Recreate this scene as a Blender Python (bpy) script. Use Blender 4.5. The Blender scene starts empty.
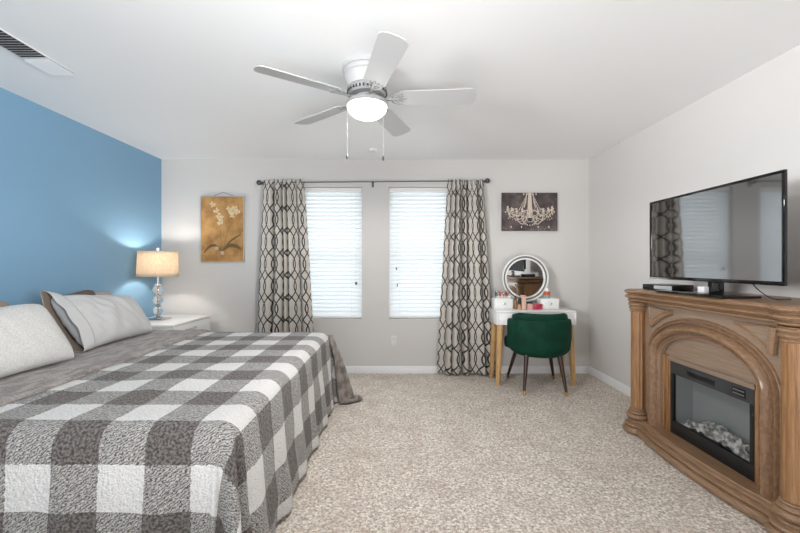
import bpy, bmesh, math, random
from mathutils import Vector, Matrix, noise
random.seed(7)
SC = bpy.context.scene
COL = SC.collection
PI = math.pi
V = Vector

# ------------------------------------------------------------------ camera
cam = bpy.data.objects.new('camera', bpy.data.cameras.new('camera'))
COL.objects.link(cam)
cam.location = (0, 0, 1.24)
cam.rotation_euler = (PI / 2, 0, 0)
cam.data.sensor_width = 36.0
cam.data.lens = 36.0 * 375 / 800
cam.data.shift_x = 3.5 / 800
cam.data.shift_y = -2.0 / 800
cam.data.clip_start = 0.05
SC.camera = cam

# ------------------------------------------------------------------ world, light, exposure
SC.view_settings.view_transform = 'Standard'
SC.view_settings.look = 'None'
SC.view_settings.gamma = 1.0
SC.view_settings.exposure = 0.2
SC.view_settings.use_curve_mapping = False
SC.cycles.diffuse_bounces = 7
SC.cycles.max_bounces = 14
SC.cycles.transparent_max_bounces = 12
SC.cycles.caustics_reflective = False
SC.cycles.caustics_refractive = False
SC.cycles.sample_clamp_indirect = 6.0

w = bpy.data.worlds.new('sky')
SC.world = w
w.use_nodes = True
wn = w.node_tree.nodes
wl = w.node_tree.links
tc = wn.new('ShaderNodeTexCoord')
sx = wn.new('ShaderNodeSeparateXYZ')
wl.new(tc.outputs['Generated'], sx.inputs[0])
mr = wn.new('ShaderNodeMapRange')                 # brighter half of the sky lies beyond the windows
wl.new(sx.outputs['Y'], mr.inputs[0])
mr.inputs[1].default_value = -0.2
mr.inputs[2].default_value = 0.4
mr.inputs[3].default_value = 0.2
mr.inputs[4].default_value = 2.9
bgn = wn['Background']
bgn.inputs[0].default_value = (0.95, 0.98, 1.0, 1)
wl.new(mr.outputs[0], bgn.inputs[1])


def portal(name, loc, rot, sx_, sy_):
    l = bpy.data.lights.new(name, 'AREA')
    l.shape = 'RECTANGLE'
    l.size = sx_
    l.size_y = sy_
    l.cycles.is_portal = True
    o = bpy.data.objects.new(name, l)
    o.location = loc
    o.rotation_euler = rot
    COL.objects.link(o)


portal('rear_opening_portal', (-0.24, -1.19, 1.22), (PI / 2, 0, 0), 4.86, 2.42)  # rear wall left out so sky light fills the room
portal('window_portal', (-0.774, 4.44, 1.37), (-PI / 2, 0, 0), 0.76, 1.5)
portal('window_portal', (0.294, 4.44, 1.37), (-PI / 2, 0, 0), 0.76, 1.5)

# added fill light behind the camera, aimed up and forward at the ceiling
fl = bpy.data.lights.new('ceiling_fill', 'AREA')
fl.shape = 'RECTANGLE'
fl.size = 4.2
fl.size_y = 1.2
fl.energy = 24
fl.spread = math.radians(80)
fl.color = (0.97, 0.985, 1.0)
fo = bpy.data.objects.new('ceiling_fill', fl)
fo.location = (-0.24, -0.85, 0.35)
fo.rotation_euler = (math.radians(180 - 69), 0, 0)
COL.objects.link(fo)

# two added soft fill lights in the corners behind the camera, each aimed across at the far side wall and ceiling
for sx_, aim in ((-2.4, V((2.2, 2.2, 2.42))), (1.95, V((-2.68, 2.2, 2.42)))):
    sl = bpy.data.lights.new('corner_fill', 'AREA')
    sl.shape = 'SQUARE'
    sl.size = 0.9
    sl.energy = 31 if sx_ < 0 else 23
    sl.spread = math.radians(66)
    sl.color = (0.98, 0.99, 1.0)
    so = bpy.data.objects.new('corner_fill', sl)
    so.location = (sx_, -0.9, 1.55)
    so.rotation_euler = (aim - so.location).to_track_quat('-Z', 'Y').to_euler()
    COL.objects.link(so)

# ------------------------------------------------------------------ materials
def lin(c):
    if isinstance(c, str):
        c = tuple(int(c[i:i + 2], 16) for i in (0, 2, 4))
    r = []
    for v in c:
        v = v / 255.0
        r.append(v / 12.92 if v <= 0.04045 else ((v + 0.055) / 1.055) ** 2.4)
    return tuple(r)


class E:
    """a node socket that can be used in arithmetic"""
    def __init__(s, nt, sock):
        s.nt, s.s = nt, sock

    def op(s, o, b=None, c=None):
        n = s.nt.nodes.new('ShaderNodeMath')
        n.operation = o
        for i, q in enumerate((s, b, c)):
            if q is None:
                continue
            if isinstance(q, E):
                s.nt.links.new(q.s, n.inputs[i])
            else:
                n.inputs[i].default_value = q
        return E(s.nt, n.outputs[0])

    def __add__(s, b): return s.op('ADD', b)
    def __sub__(s, b): return s.op('SUBTRACT', b)
    def __mul__(s, b): return s.op('MULTIPLY', b)
    def __truediv__(s, b): return s.op('DIVIDE', b)
    def rsub(s, b): return (s * -1.0) + b
    def fract(s): return s.op('FRACT')
    def abs(s): return s.op('ABSOLUTE')
    def lt(s, b): return s.op('LESS_THAN', b)
    def gt(s, b): return s.op('GREATER_THAN', b)
    def step(s, a, b):
        n = s.nt.nodes.new('ShaderNodeMapRange')
        n.interpolation_type = 'SMOOTHSTEP'
        s.nt.links.new(s.s, n.inputs[0])
        n.inputs[1].default_value = a
        n.inputs[2].default_value = b
        return E(s.nt, n.outputs[0])


class M:
    """material builder around a Principled node"""
    def __init__(s, name, color=(0.8, 0.8, 0.8), rough=0.5, metal=0.0, **kw):
        s.m = bpy.data.materials.new(name)
        s.m.use_nodes = True
        s.nt = s.m.node_tree
        s.b = s.nt.nodes['Principled BSDF']
        s.set('Base Color', (*lin(color), 1) if isinstance(color, str) else (*color, 1))
        s.set('Roughness', rough)
        s.set('Metallic', metal)
        for k, v in kw.items():
            s.set(k.replace('_', ' '), v)

    def set(s, k, v):
        s.b.inputs[k].default_value = v

    def coord(s, kind='Object'):
        n = s.nt.nodes.new('ShaderNodeTexCoord')
        return n.outputs[kind]

    def uv(s):
        n = s.nt.nodes.new('ShaderNodeSeparateXYZ')
        s.nt.links.new(s.coord('UV'), n.inputs[0])
        return E(s.nt, n.outputs[0]), E(s.nt, n.outputs[1])

    def noise(s, scale, detail=3, stretch=(1, 1, 1), kind='Object', rough=0.5):
        mp = s.nt.nodes.new('ShaderNodeMapping')
        mp.inputs['Scale'].default_value = stretch
        s.nt.links.new(s.coord(kind), mp.inputs[0])
        n = s.nt.nodes.new('ShaderNodeTexNoise')
        n.inputs['Scale'].default_value = scale
        n.inputs['Detail'].default_value = detail
        n.inputs['Roughness'].default_value = rough
        s.nt.links.new(mp.outputs[0], n.inputs['Vector'])
        return E(s.nt, n.outputs[0])

    def voronoi(s, scale, kind='Object'):
        n = s.nt.nodes.new('ShaderNodeTexVoronoi')
        n.inputs['Scale'].default_value = scale
        s.nt.links.new(s.coord(kind), n.inputs['Vector'])
        return n

    def mix(s, fac, a, b):
        n = s.nt.nodes.new('ShaderNodeMix')
        n.data_type = 'RGBA'
        if isinstance(fac, E):
            s.nt.links.new(fac.s, n.inputs[0])
        else:
            n.inputs[0].default_value = fac
        for i, q in ((6, a), (7, b)):
            if isinstance(q, str):
                n.inputs[i].default_value = (*lin(q), 1)
            elif isinstance(q, tuple):
                n.inputs[i].default_value = (*q, 1)
            else:
                s.nt.links.new(q, n.inputs[i])
        return n.outputs[2]

    def color(s, sock):
        s.nt.links.new(sock, s.b.inputs['Base Color'])

    def bump(s, e, strength=0.3, dist=0.002):
        n = s.nt.nodes.new('ShaderNodeBump')
        n.inputs['Strength'].default_value = strength
        n.inputs['Distance'].default_value = dist
        s.nt.links.new(e.s, n.inputs['Height'])
        s.nt.links.new(n.outputs[0], s.b.inputs['Normal'])

    def translucent(s, color, fac):
        t = s.nt.nodes.new('ShaderNodeBsdfTranslucent')
        t.inputs[0].default_value = (*lin(color), 1)
        mx = s.nt.nodes.new('ShaderNodeMixShader')
        mx.inputs[0].default_value = fac
        out = s.nt.nodes['Material Output']
        s.nt.links.new(s.b.outputs[0], mx.inputs[1])
        s.nt.links.new(t.outputs[0], mx.inputs[2])
        s.nt.links.new(mx.outputs[0], out.inputs[0])
        return t

    def clear(s, fac):
        """thin clear sheet: mostly transparent, keeps its mirror gloss"""
        t = s.nt.nodes.new('ShaderNodeBsdfTransparent')
        mx = s.nt.nodes.new('ShaderNodeMixShader')
        mx.inputs[0].default_value = fac
        out = s.nt.nodes['Material Output']
        s.nt.links.new(s.b.outputs[0], mx.inputs[1])
        s.nt.links.new(t.outputs[0], mx.inputs[2])
        s.nt.links.new(mx.outputs[0], out.inputs[0])


MATS = {}


def simple(name, color, rough=0.5, metal=0.0, bump=None, **kw):
    m = M(name, color, rough, metal, **kw)
    if bump:
        m.bump(m.noise(bump[0], 4), bump[1], bump[2])
    MATS[name] = m.m
    return m


# painted plaster
for nm, c in (('wall_paint', 'd1cecb'), ('blue_paint', '789fbb'), ('ceiling_paint', 'f3f3f3')):
    simple(nm, c, 0.55 if nm == 'blue_paint' else 0.75, bump=(140, 0.06, 0.002))
simple('trim_paint', 'e6e6e6', 0.35)
simple('socket_grey', 'dededc', 0.4)
simple('white_gloss', 'eeeeec', 0.25)
simple('white_enamel', 'e4e4e4', 0.35)
simple('fan_enamel', 'b9b9b9', 0.45)
simple('fan_trim', '939393', 0.35)  # greyer than the enamel, shading of irons and light ring put into the colour
simple('vinyl', 'eeeeee', 0.4)
m = simple('dark_slot', '3c3c3c', 0.7)
simple('black_plastic', '0c0d0e', 0.32)
simple('black_gloss', '08090a', 0.08)
simple('black_satin', '121314', 0.45)
simple('charcoal', '333436', 0.4)
simple('grey_metal', '6b6c6e', 0.35, 0.9)
simple('pewter', '58585b', 0.4, 0.7)
simple('chrome', 'd8d8d8', 0.12, 1.0)
simple('brass', 'b98f4e', 0.3, 1.0)
simple('mirror_glass', 'e6e8e8', 0.015, 1.0)
simple('silver_plastic', 'b9bcbd', 0.3, 0.3)

# carpet: beige loop pile in small tufts
m = M('carpet', 'b8aca0', 0.95)
vo = m.voronoi(105)
rnd = m.nt.nodes.new('ShaderNodeSeparateColor')
m.nt.links.new(vo.outputs['Color'], rnd.inputs[0])
r = E(m.nt, rnd.outputs[0])
d = E(m.nt, vo.outputs['Distance'])
n1 = m.noise(60, 3)
n2 = m.noise(5.5, 3)
c1 = m.mix(r, 'bbad9f', 'fbf4ea')
c2 = m.mix(n1.step(0.22, 0.55), '9a8a7d', c1)
c3 = m.mix(n2.step(0.42, 0.68) * 0.3, c2, 'b09e90')
c4 = m.mix(d.step(0.6, 1.0) * 0.45, c3, '6f6258')
m.color(c4)
m.bump(d.rsub(1.0) + n1 * 0.5, 0.8, 0.008)
MATS['carpet'] = m.m

# buffalo plaid plush
def plush_bump(m, k=1.0):
    a = m.noise(130, 2)
    b = m.noise(60, 2)
    m.bump(a * 0.7 + b, 0.9 * k, 0.014)
    return a, b

m = M('plaid_plush', 'ffffff', 0.95, **{'Sheen_Weight': 0.15})
u, v = m.uv()
SQ = 0.168
fu = ((u + 1.249 + SQ * 20) / (2 * SQ)).fract()
fv = ((v - 1.432 + SQ * 20) / (2 * SQ)).fract()
warp = (m.noise(60, 2, kind='UV') - 0.5) * 0.05
du = (fu + warp).lt(0.5)            # 1 on the dark stripe of x
dv = (fv + warp).gt(0.5)            # 1 on the dark stripe of y
tw = ((v - u * 0.75) / 0.0125 + (m.noise(70, 2, kind='UV') * 2.6)).fract()
twl = (tw - 0.5).abs().step(0.12, 0.36)
pn = m.noise(170, 2, kind='UV')
pn2 = m.noise(95, 2, kind='UV')
mid = m.mix((twl * 0.7) + pn2.step(0.35, 0.65) * 0.35, '46413e', 'bdbab6')
dark = m.mix(pn2.step(0.36, 0.64), '3f3936', '7a736f')
white = m.mix(pn.step(0.2, 0.7), 'c6c4c1', 'e6e4e2')
both = du * dv
none = du.rsub(1.0) * dv.rsub(1.0)
c = m.mix(both, mid, dark)
c = m.mix(none, c, white)
m.color(c)
plush_bump(m)
MATS['plaid_plush'] = m.m

m = M('taupe_plush', '8a817b', 0.9, **{'Sheen_Weight': 0.4})
n = m.noise(14, 4, (2.2, 0.7, 1))
m.color(m.mix(n.step(0.35, 0.65), '645b56', '938a84'))
plush_bump(m, 0.6)
MATS['taupe_plush'] = m.m

def fabric(name, a, b, scale=300, bump=0.25, sheen=0.0, rough=0.9):
    m = M(name, a, rough, Sheen_Weight=sheen)
    n = m.noise(scale, 2)
    m.color(m.mix(n.step(0.3, 0.7), a, b))
    m.bump(n + m.noise(22, 3) * 1.5, bump, 0.004)
    MATS[name] = m.m
    return m

fabric('white_waffle', 'bdbcba', 'd4d3d0', 160, 0.5)
fabric('pale_cotton', 'b8b7b7', 'c4c3c3', 400, 0.25)
fabric('beige_cotton', '8c7c6d', '9e8e80', 300, 0.3)
fabric('brown_velour', '57483f', '6a5a50', 200, 0.3)
fabric('stone_linen', '9d948b', 'b0a89f', 200, 0.3)
fabric('mattress_ticking', 'd8d6d2', 'e2e0dc', 200, 0.2)

# green velvet
m = M('green_velvet', '043022', 0.7, Sheen_Weight=0.04, Sheen_Roughness=0.4)
m.set('Specular IOR Level', 0.2)
m.set('Sheen Tint', (0.2, 0.8, 0.5, 1))
n = m.noise(9, 3)
m.color(m.mix(n.step(0.3, 0.7), '042f22', '083d2c'))
m.bump(m.noise(300, 2), 0.15, 0.002)
MATS['green_velvet'] = m.m

def wood(name, a, b, stretch, scale=18, rough=0.33):
    m = M(name, a, rough)
    n = m.noise(scale, 5, stretch)
    k = m.noise(3.0, 3)
    c = m.mix(n.step(0.36, 0.64), a, b)
    m.color(m.mix(k.step(0.3, 0.8) * 0.35, c, a))
    m.bump(n, 0.12, 0.002)
    MATS[name] = m.m

wood('oak_vertical', '7f5a3a', '9d744d', (9, 9, 0.35))
wood('oak_level', '7b5f46', '94755a', (9, 0.3, 9))
wood('oak_panel', '846f5d', '917c6a', (9, 0.4, 8))
wood('oak_arch', '7a5e45', '91725a', (5, 2, 2), rough=0.3)
wood('pine', 'b98e59', 'd3ab75', (8, 8, 0.6))
wood('walnut', '2a1711', '412519', (8, 8, 0.6))

# trellis curtain fabric
m = M('trellis_fabric', 'ffffff', 0.85)
u, v = m.uv()
PC, VP = 0.092, 0.248
t = (v / VP).fract()
ad = (((u / PC).fract() - 0.5) * PC).abs()
oval = (t * (2 * PI)).op('SINE').op('MAXIMUM', 0.0) * 0.0155
dia = (((t * 4.0) - 3.0).abs().rsub(1.0)).op('MAXIMUM', 0.0) * (PC / 2)
wv = oval + dia
thick = dia.gt(0.0005) * 0.0012 + 0.0064
dist = (ad - wv).abs() - thick
line = dist.step(0.0, 0.0018).rsub(1.0)
weave = m.noise(500, 2, kind='UV')
ground = m.mix(weave, 'cdc6bd', 'dbd5cd')
m.color(m.mix(line, ground, '3d3b39'))
tr = m.translucent('c9c9c6', 0.18)
m.nt.links.new(m.mix(line, 'c9c9c6', '3c3a38'), tr.inputs[0])
MATS['trellis_fabric'] = m.m

m = M('blind_slat', 'f4f5f5', 0.45)
m.translucent('f2f7fa', 0.36)
MATS['blind_slat'] = m.m
m = M('window_glass', 'ffffff', 0.02)
m.clear(0.92)
MATS['window_glass'] = m.m
m = M('firebox_glass', '0a0b0b', 0.06)
m.clear(0.85)
MATS['firebox_glass'] = m.m
m = M('clear_acrylic', 'ffffff', 0.08)
m.clear(0.75)
MATS['clear_acrylic'] = m.m
m = M('crystal', 'ffffff', 0.03, Transmission_Weight=0.85, IOR=1.48)
MATS['crystal'] = m.m
m = M('screen_glass', '07090a', 0.05, IOR=3.6)
m.bump(m.noise(3, 2), 0.03, 0.01)
MATS['screen_glass'] = m.m
m = M('lamp_linen', 'd9c7ac', 0.9)
n = m.noise(120, 3, (1, 1, 0.25))
m.color(m.mix(n.step(0.3, 0.7), 'c9b9a2', 'e2d6c4'))
m.translucent('e6d8c2', 0.32)
MATS['lamp_linen'] = m.m
m = M('lit_globe', 'ffffff', 0.3)
m.set('Emission Color', (1.0, 0.985, 0.96, 1))
m.set('Emission Strength', 7.0)
MATS['lit_globe'] = m.m
m = M('lit_bulb', 'ffffff', 0.3)
m.set('Emission Color', (1.0, 0.93, 0.82, 1))
m.set('Emission Strength', 3.0)
MATS['lit_bulb'] = m.m
# pictures
m = M('parchment_print', 'b9894c', 0.7)
n = m.noise(9, 4)
m.color(m.mix(n.step(0.3, 0.72), '966c3b', 'c0945b'))
MATS['parchment_print'] = m.m
m = M('brown_canvas', '4d4341', 0.8)
n = m.noise(11, 4)
m.color(m.mix(n.step(0.35, 0.75), '42393a', '6a605d'))
MATS['brown_canvas'] = m.m
for nm, c in (('petal_cream', 'd3bd98'), ('petal_grey', 'b9a68c'), ('leaf_umber', '6d5232'), ('stem_umber', '8a6a3e'),
              ('print_cream', 'd2c4b5'), ('print_taupe', '94877e'), ('canvas_edge', '2e2827'),
              ('pink_soft', 'd9a79c'), ('pink_hot', 'c23a5c'), ('red_deep', 'b02a3a'), ('peach', 'dcb6a0'),
              ('orange_label', 'c2572f'), ('teal_label', '3f7d86'), ('amber', '9a6a45'), ('rose', 'b5606a'),
              ('slate', '4a4d55'), ('plum', '6d3a4b'), ('tan', 'c7a07c'), ('ash', '73706c')):
    simple(nm, c, 0.45)
m = M('ember_bed', '8b8a87', 0.9)
n = m.noise(35, 4)
m.color(m.mix(n.step(0.35, 0.65), '6a6866', 'd6d4cf'))
MATS['ember_bed'] = m.m
simple('firebox_lining', '9a9f9f', 0.6)


# ------------------------------------------------------------------ mesh helpers
WM = {}      # world matrix of every Empty / part, as built


class MB:
    def __init__(s):
        s.bm = bmesh.new()
        s.mi = 0
        s.uv = None

    def box(s, c, size, rot=None, bev=0.0, seg=2):
        b2 = bmesh.new()
        mt = Matrix.Translation(V(c)) @ (rot.to_4x4() if rot is not None else Matrix()) @ Matrix.Diagonal((*size, 1))
        bmesh.ops.create_cube(b2, size=1.0, matrix=mt)
        if bev > 0:
            bmesh.ops.bevel(b2, geom=list(b2.edges), offset=bev, segments=seg, affect='EDGES', profile=0.5)
        vm = {v: s.bm.verts.new(v.co) for v in b2.verts}
        for f in b2.faces:
            g = s.bm.faces.new([vm[v] for v in f.verts])
            g.material_index = s.mi
        b2.free()
        return s

    def ab(s, a, b, bev=0.0, seg=2):
        """box from corner to corner"""
        a, b = V(a), V(b)
        return s.box((a + b) / 2, tuple(abs(x) for x in (b - a)), None, bev, seg)

    def rings(s, rings, closed=True, cap=True):
        """loft rings of equal length"""
        vs = [[s.bm.verts.new(p) for p in r] for r in rings]
        n = len(rings[0])
        for i in range(len(vs) - 1):
            for j in range(n if closed else n - 1):
                k = (j + 1) % n
                f = s.bm.faces.new((vs[i][j], vs[i][k], vs[i + 1][k], vs[i + 1][j]))
                f.material_index = s.mi
        if cap and closed:
            for r in (list(reversed(vs[0])), vs[-1]):
                try:
                    f = s.bm.faces.new(r)
                    f.material_index = s.mi
                except ValueError:
                    pass
        return vs

    def lathe(s, prof, c=(0, 0, 0), n=32, mt=None, flute=None, sx=1.0, sy=1.0):
        """prof: list of (radius, z)"""
        c = V(c)
        rr = []
        for (r, z) in prof:
            ring = []
            for i in range(n):
                a = 2 * PI * i / n
                q = r
                if flute and flute[1] < z < flute[2]:
                    q = r - flute[3] * (abs(math.sin(a * flute[0] / 2)) ** 6)
                p = V((q * math.cos(a) * sx, q * math.sin(a) * sy, z))
                if mt:
                    p = mt @ p
                ring.append(p + c)
            rr.append(ring)
        s.rings(rr)
        return s

    def tube(s, pts, r, n=8, cap=True, flat=1.0):
        pts = [V(p) for p in pts]
        rad = r if isinstance(r, (list, tuple)) else [r] * len(pts)
        up = None
        rr = []
        for i, p in enumerate(pts):
            t = (pts[min(i + 1, len(pts) - 1)] - pts[max(i - 1, 0)]).normalized()
            if up is None:
                up = V((0, 0, 1)) if abs(t.z) < 0.9 else V((1, 0, 0))
            sd = t.cross(up).normalized()
            up = sd.cross(t).normalized()
            rr.append([p + (sd * math.cos(a) + up * math.sin(a) * flat) * rad[i] for a in [2 * PI * k / n for k in range(n)]])
        s.rings(rr, cap=cap)
        return s

    def prism(s, poly, d0, d1, fn):
        """poly of (a,b), extruded from d0 to d1, fn(a,b,d) -> point"""
        s.rings([[fn(a, b, d0) for a, b in poly], [fn(a, b, d1) for a, b in poly]])
        return s

    def ball(s, c, r, u=16, v=10, scale=(1, 1, 1)):
        prof = []
        n0 = [(max(1e-4, r * math.sin(PI * i / v)), -r * math.cos(PI * i / v)) for i in range(v + 1)]
        mt = Matrix.Diagonal((*scale, 1))
        s.lathe(n0, c, u, mt)
        return s

    def grid(s, fn, nu, nv, uvfn=None, closed_u=False):
        vs = [[s.bm.verts.new(fn(i / nu, j / nv)) for j in range(nv + 1)] for i in range(nu if closed_u else nu + 1)]
        L = None
        if uvfn:
            L = s.bm.loops.layers.uv.verify()
        m = len(vs)
        for i in range(nu):
            for j in range(nv):
                idx = ((i, j), (i + 1, j), (i + 1, j + 1), (i, j + 1))
                f = s.bm.faces.new([vs[a % m][b] for a, b in idx])
                f.material_index = s.mi
                if L:
                    for lp, (a, b) in zip(f.loops, idx):
                        lp[L].uv = uvfn(a / nu, b / nv)
        return vs

    def build(s, name, mats, parent=None, origin=None, smooth=35, recalc=True):
        if isinstance(mats, str):
            mats = [mats]
        me = bpy.data.meshes.new(name)
        if recalc:
            bmesh.ops.recalc_face_normals(s.bm, faces=list(s.bm.faces))
        o = bpy.data.objects.new(name, me)
        COL.objects.link(o)
        if parent is not None:
            mw = WM[parent.name]
            o.parent = parent
            s.bm.transform(mw.inverted())
            WM[o.name] = mw
        elif origin is not None:
            mw = Matrix.Translation(V(origin))
            s.bm.transform(mw.inverted())
            o.location = origin
            WM[o.name] = mw
        else:
            WM[o.name] = Matrix()
        s.bm.to_mesh(me)
        s.bm.free()
        for k in mats:
            me.materials.append(MATS[k])
        if smooth:
            for p in me.polygons:
                p.use_smooth = True
            me.set_sharp_from_angle(angle=math.radians(smooth))
        return o


def tag(o, label, cat, group=None):
    o['label'] = label
    o['category'] = cat
    if group:
        o['group'] = group
    return o


def thing(name, label, cat, loc, rz=0.0, group=None):
    o = bpy.data.objects.new(name, None)
    o.empty_display_size = 0.1
    COL.objects.link(o)
    o.location = loc
    o.rotation_euler = (0, 0, rz)
    WM[o.name] = Matrix.Translation(V(loc)) @ Matrix.Rotation(rz, 4, 'Z')
    return tag(o, label, cat, group)


def struct(o):
    o['kind'] = 'structure'
    return o


def bez(p, n=10):
    """smooth curve through control points"""
    p = [V(q) for q in p]
    out = []
    for i in range(len(p) - 1):
        a, b, c, d = p[max(i - 1, 0)], p[i], p[i + 1], p[min(i + 2, len(p) - 1)]
        for k in range(n):
            t = k / n
            out.append(0.5 * ((2 * b) + (c - a) * t + (2 * a - 5 * b + 4 * c - d) * t * t + (3 * b - a - 3 * c + d) * t ** 3))
    out.append(p[-1])
    return out


# ------------------------------------------------------------------ the room
XL, XR, YB, YF, H = -2.683, 2.2, 4.281, -1.2, 2.44
WT = 0.16
WZ0, WZ1 = 0.618, 2.125
WINX = ((-1.154, -0.394), (-0.086, 0.674))

struct(MB().ab((XL - WT, YF, -0.1), (XR + WT, YB + WT, 0)).build('floor', 'carpet'))
struct(MB().ab((XL - WT, YF, H), (XR + WT, YB + WT, H + 0.1)).build('ceiling', 'ceiling_paint'))
struct(MB().ab((XL - WT, YF, 0), (XL, YB + WT, H)).build('wall_left', 'blue_paint'))
struct(MB().ab((XR, YF, 0), (XR + WT, YB + WT, H)).build('wall_right', 'wall_paint'))
b = MB()
b.ab((XL, YB, 0), (WINX[0][0], YB + WT, H))
b.ab((WINX[0][1], YB, WZ0), (WINX[1][0], YB + WT, WZ1))
b.ab((WINX[1][1], YB, 0), (XR, YB + WT, H))
b.ab((WINX[0][0], YB, 0), (WINX[1][1], YB + WT, WZ0))
b.ab((WINX[0][0], YB, WZ1), (WINX[1][1], YB + WT, H))
struct(b.build('wall_back', 'wall_paint'))


def base_profile(t=0.014, h=0.082):
    return [(0, 0), (t, 0), (t, h - 0.02), (t * 0.75, h - 0.012), (t * 0.6, h - 0.004), (t * 0.3, h), (0, h)]


pr = base_profile()
b = MB()
b.rings([[V((x, YB - a, z)) for a, z in pr] for x in (XL + 0.001, XR - 0.001)])
struct(b.build('baseboard_back', 'trim_paint'))
b = MB()
b.rings([[V((XR - a, y, z)) for a, z in pr] for y in (YF, YB - 0.014)])
struct(b.build('baseboard_right', 'trim_paint'))
b = MB()
b.rings([[V((XL + a, y, z)) for a, z in pr] for y in (YF, YB - 0.014)])
struct(b.build('baseboard_left', 'trim_paint'))

for wi, (x0, x1) in enumerate(WINX):
    yo = YB + 0.10
    b = MB()
    fw = 0.04
    b.ab((x0, yo, WZ0), (x0 + fw, yo + 0.055, WZ1), 0.004)
    b.ab((x1 - fw, yo, WZ0), (x1, yo + 0.055, WZ1), 0.004)
    b.ab((x0 + fw, yo, WZ0), (x1 - fw, yo + 0.055, WZ0 + fw), 0.004)
    b.ab((x0 + fw, yo, WZ1 - fw), (x1 - fw, yo + 0.055, WZ1), 0.004)
    win = struct(b.build('window_%d' % (wi + 1), 'vinyl', origin=((x0 + x1) / 2, yo, WZ0)))
    zm = 1.335
    MB().ab((x0 + fw, yo + 0.008, zm - 0.022), (x1 - fw, yo + 0.045, zm + 0.022), 0.004).build('meeting_rail', 'vinyl', win)
    for za, zb in ((WZ0 + fw, zm - 0.022), (zm + 0.022, WZ1 - fw)):
        MB().ab((x0 + fw, yo + 0.026, za), (x1 - fw, yo + 0.030, zb)).build('pane', 'window_glass', win)

# ------------------------------------------------------------------ blinds
for wi, (x0, x1) in enumerate(WINX):
    yb = YB + 0.052
    bl = thing('window_blind', ('white slatted blind closed in the left window, beside the curtain nearer the bed',
                                'white slatted blind closed in the right window, beside the curtain nearer the vanity')[wi],
               'blind', ((x0 + x1) / 2, yb, WZ1), group='window blinds')
    g = 0.006
    MB().ab((x0 + g, yb - 0.03, WZ1 - 0.052), (x1 - g, yb + 0.028, WZ1 - 0.003), 0.003).build('headrail', 'white_gloss', bl)
    b = MB()
    ns = 31
    zt, zb_ = WZ1 - 0.078, WZ0 + 0.055
    tilt = math.radians(66)
    R = Matrix.Rotation(tilt, 3, 'X')
    for i in range(ns):
        z = zt + (zb_ - zt) * i / (ns - 1)
        b.box(((x0 + x1) / 2, yb, z), (x1 - x0 - 2 * g, 0.063, 0.0028), R)
    b.build('slats', 'blind_slat', bl, smooth=None)
    MB().box(((x0 + x1) / 2, yb, WZ0 + 0.022), (x1 - x0 - 2 * g, 0.05, 0.02), None, 0.004).build('bottom_rail', 'white_gloss', bl)
    b = MB()
    for fx in (0.16, 0.84):
        x = x0 + (x1 - x0) * fx
        b.tube([(x, yb - 0.029, WZ1 - 0.05), (x, yb - 0.029, WZ0 + 0.03)], 0.0012, 5)
    b.build('ladder_cord', 'white_gloss', bl)
    xs = x1 - 0.075 if wi == 0 else x0 + 0.085
    z1 = 1.02 if wi == 0 else 1.19
    for k, (dx, zz) in enumerate(((0, z1), (0.012, z1 - (0.0 if wi == 0 else 0.19)))):
        c = MB().tube([(xs + dx, yb - 0.032, WZ1 - 0.05), (xs + dx, yb - 0.032, zz + 0.02)], 0.001, 5).build('pull_cord', 'white_gloss', bl)
        MB().lathe([(0.002, 0.035), (0.005, 0.028), (0.0075, 0.004), (0.005, 0)], (xs + dx, yb - 0.034, zz - 0.012), 10).build('tassel', 'pewter', c)

# ------------------------------------------------------------------ curtains and rod
YR = YB - 0.078
rod = thing('curtain_rod', 'thin dark metal rod across both windows with round finials', 'curtain rod', (-0.27, YR, 2.166))
zl, zr = 2.158, 2.178
rz = lambda x: zl + (zr - zl) * (x + 1.53) / 2.53
MB().tube([(-1.52, YR, rz(-1.52)), (1.0, YR, rz(1.0))], 0.0065, 12).build('rod', 'grey_metal', rod)
for sx_ in (-1, 1):
    x = -1.54 if sx_ < 0 else 1.02
    MB().ball((x, YR, rz(x)), 0.029, 20, 12).build('finial', 'pewter', rod)
for x in (-1.505, -0.27, 0.985):
    b = MB()
    b.box((x, YB - 0.0045, rz(x) - 0.012), (0.022, 0.008, 0.07), None, 0.002)
    b.tube([(x, YB - 0.006, rz(x) - 0.014), (x, YR, rz(x) - 0.014)], 0.006, 8)
    b.box((x, YR, rz(x) - 0.006), (0.014, 0.03, 0.02), None, 0.003)
    b.build('bracket', 'pewter', rod)


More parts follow.
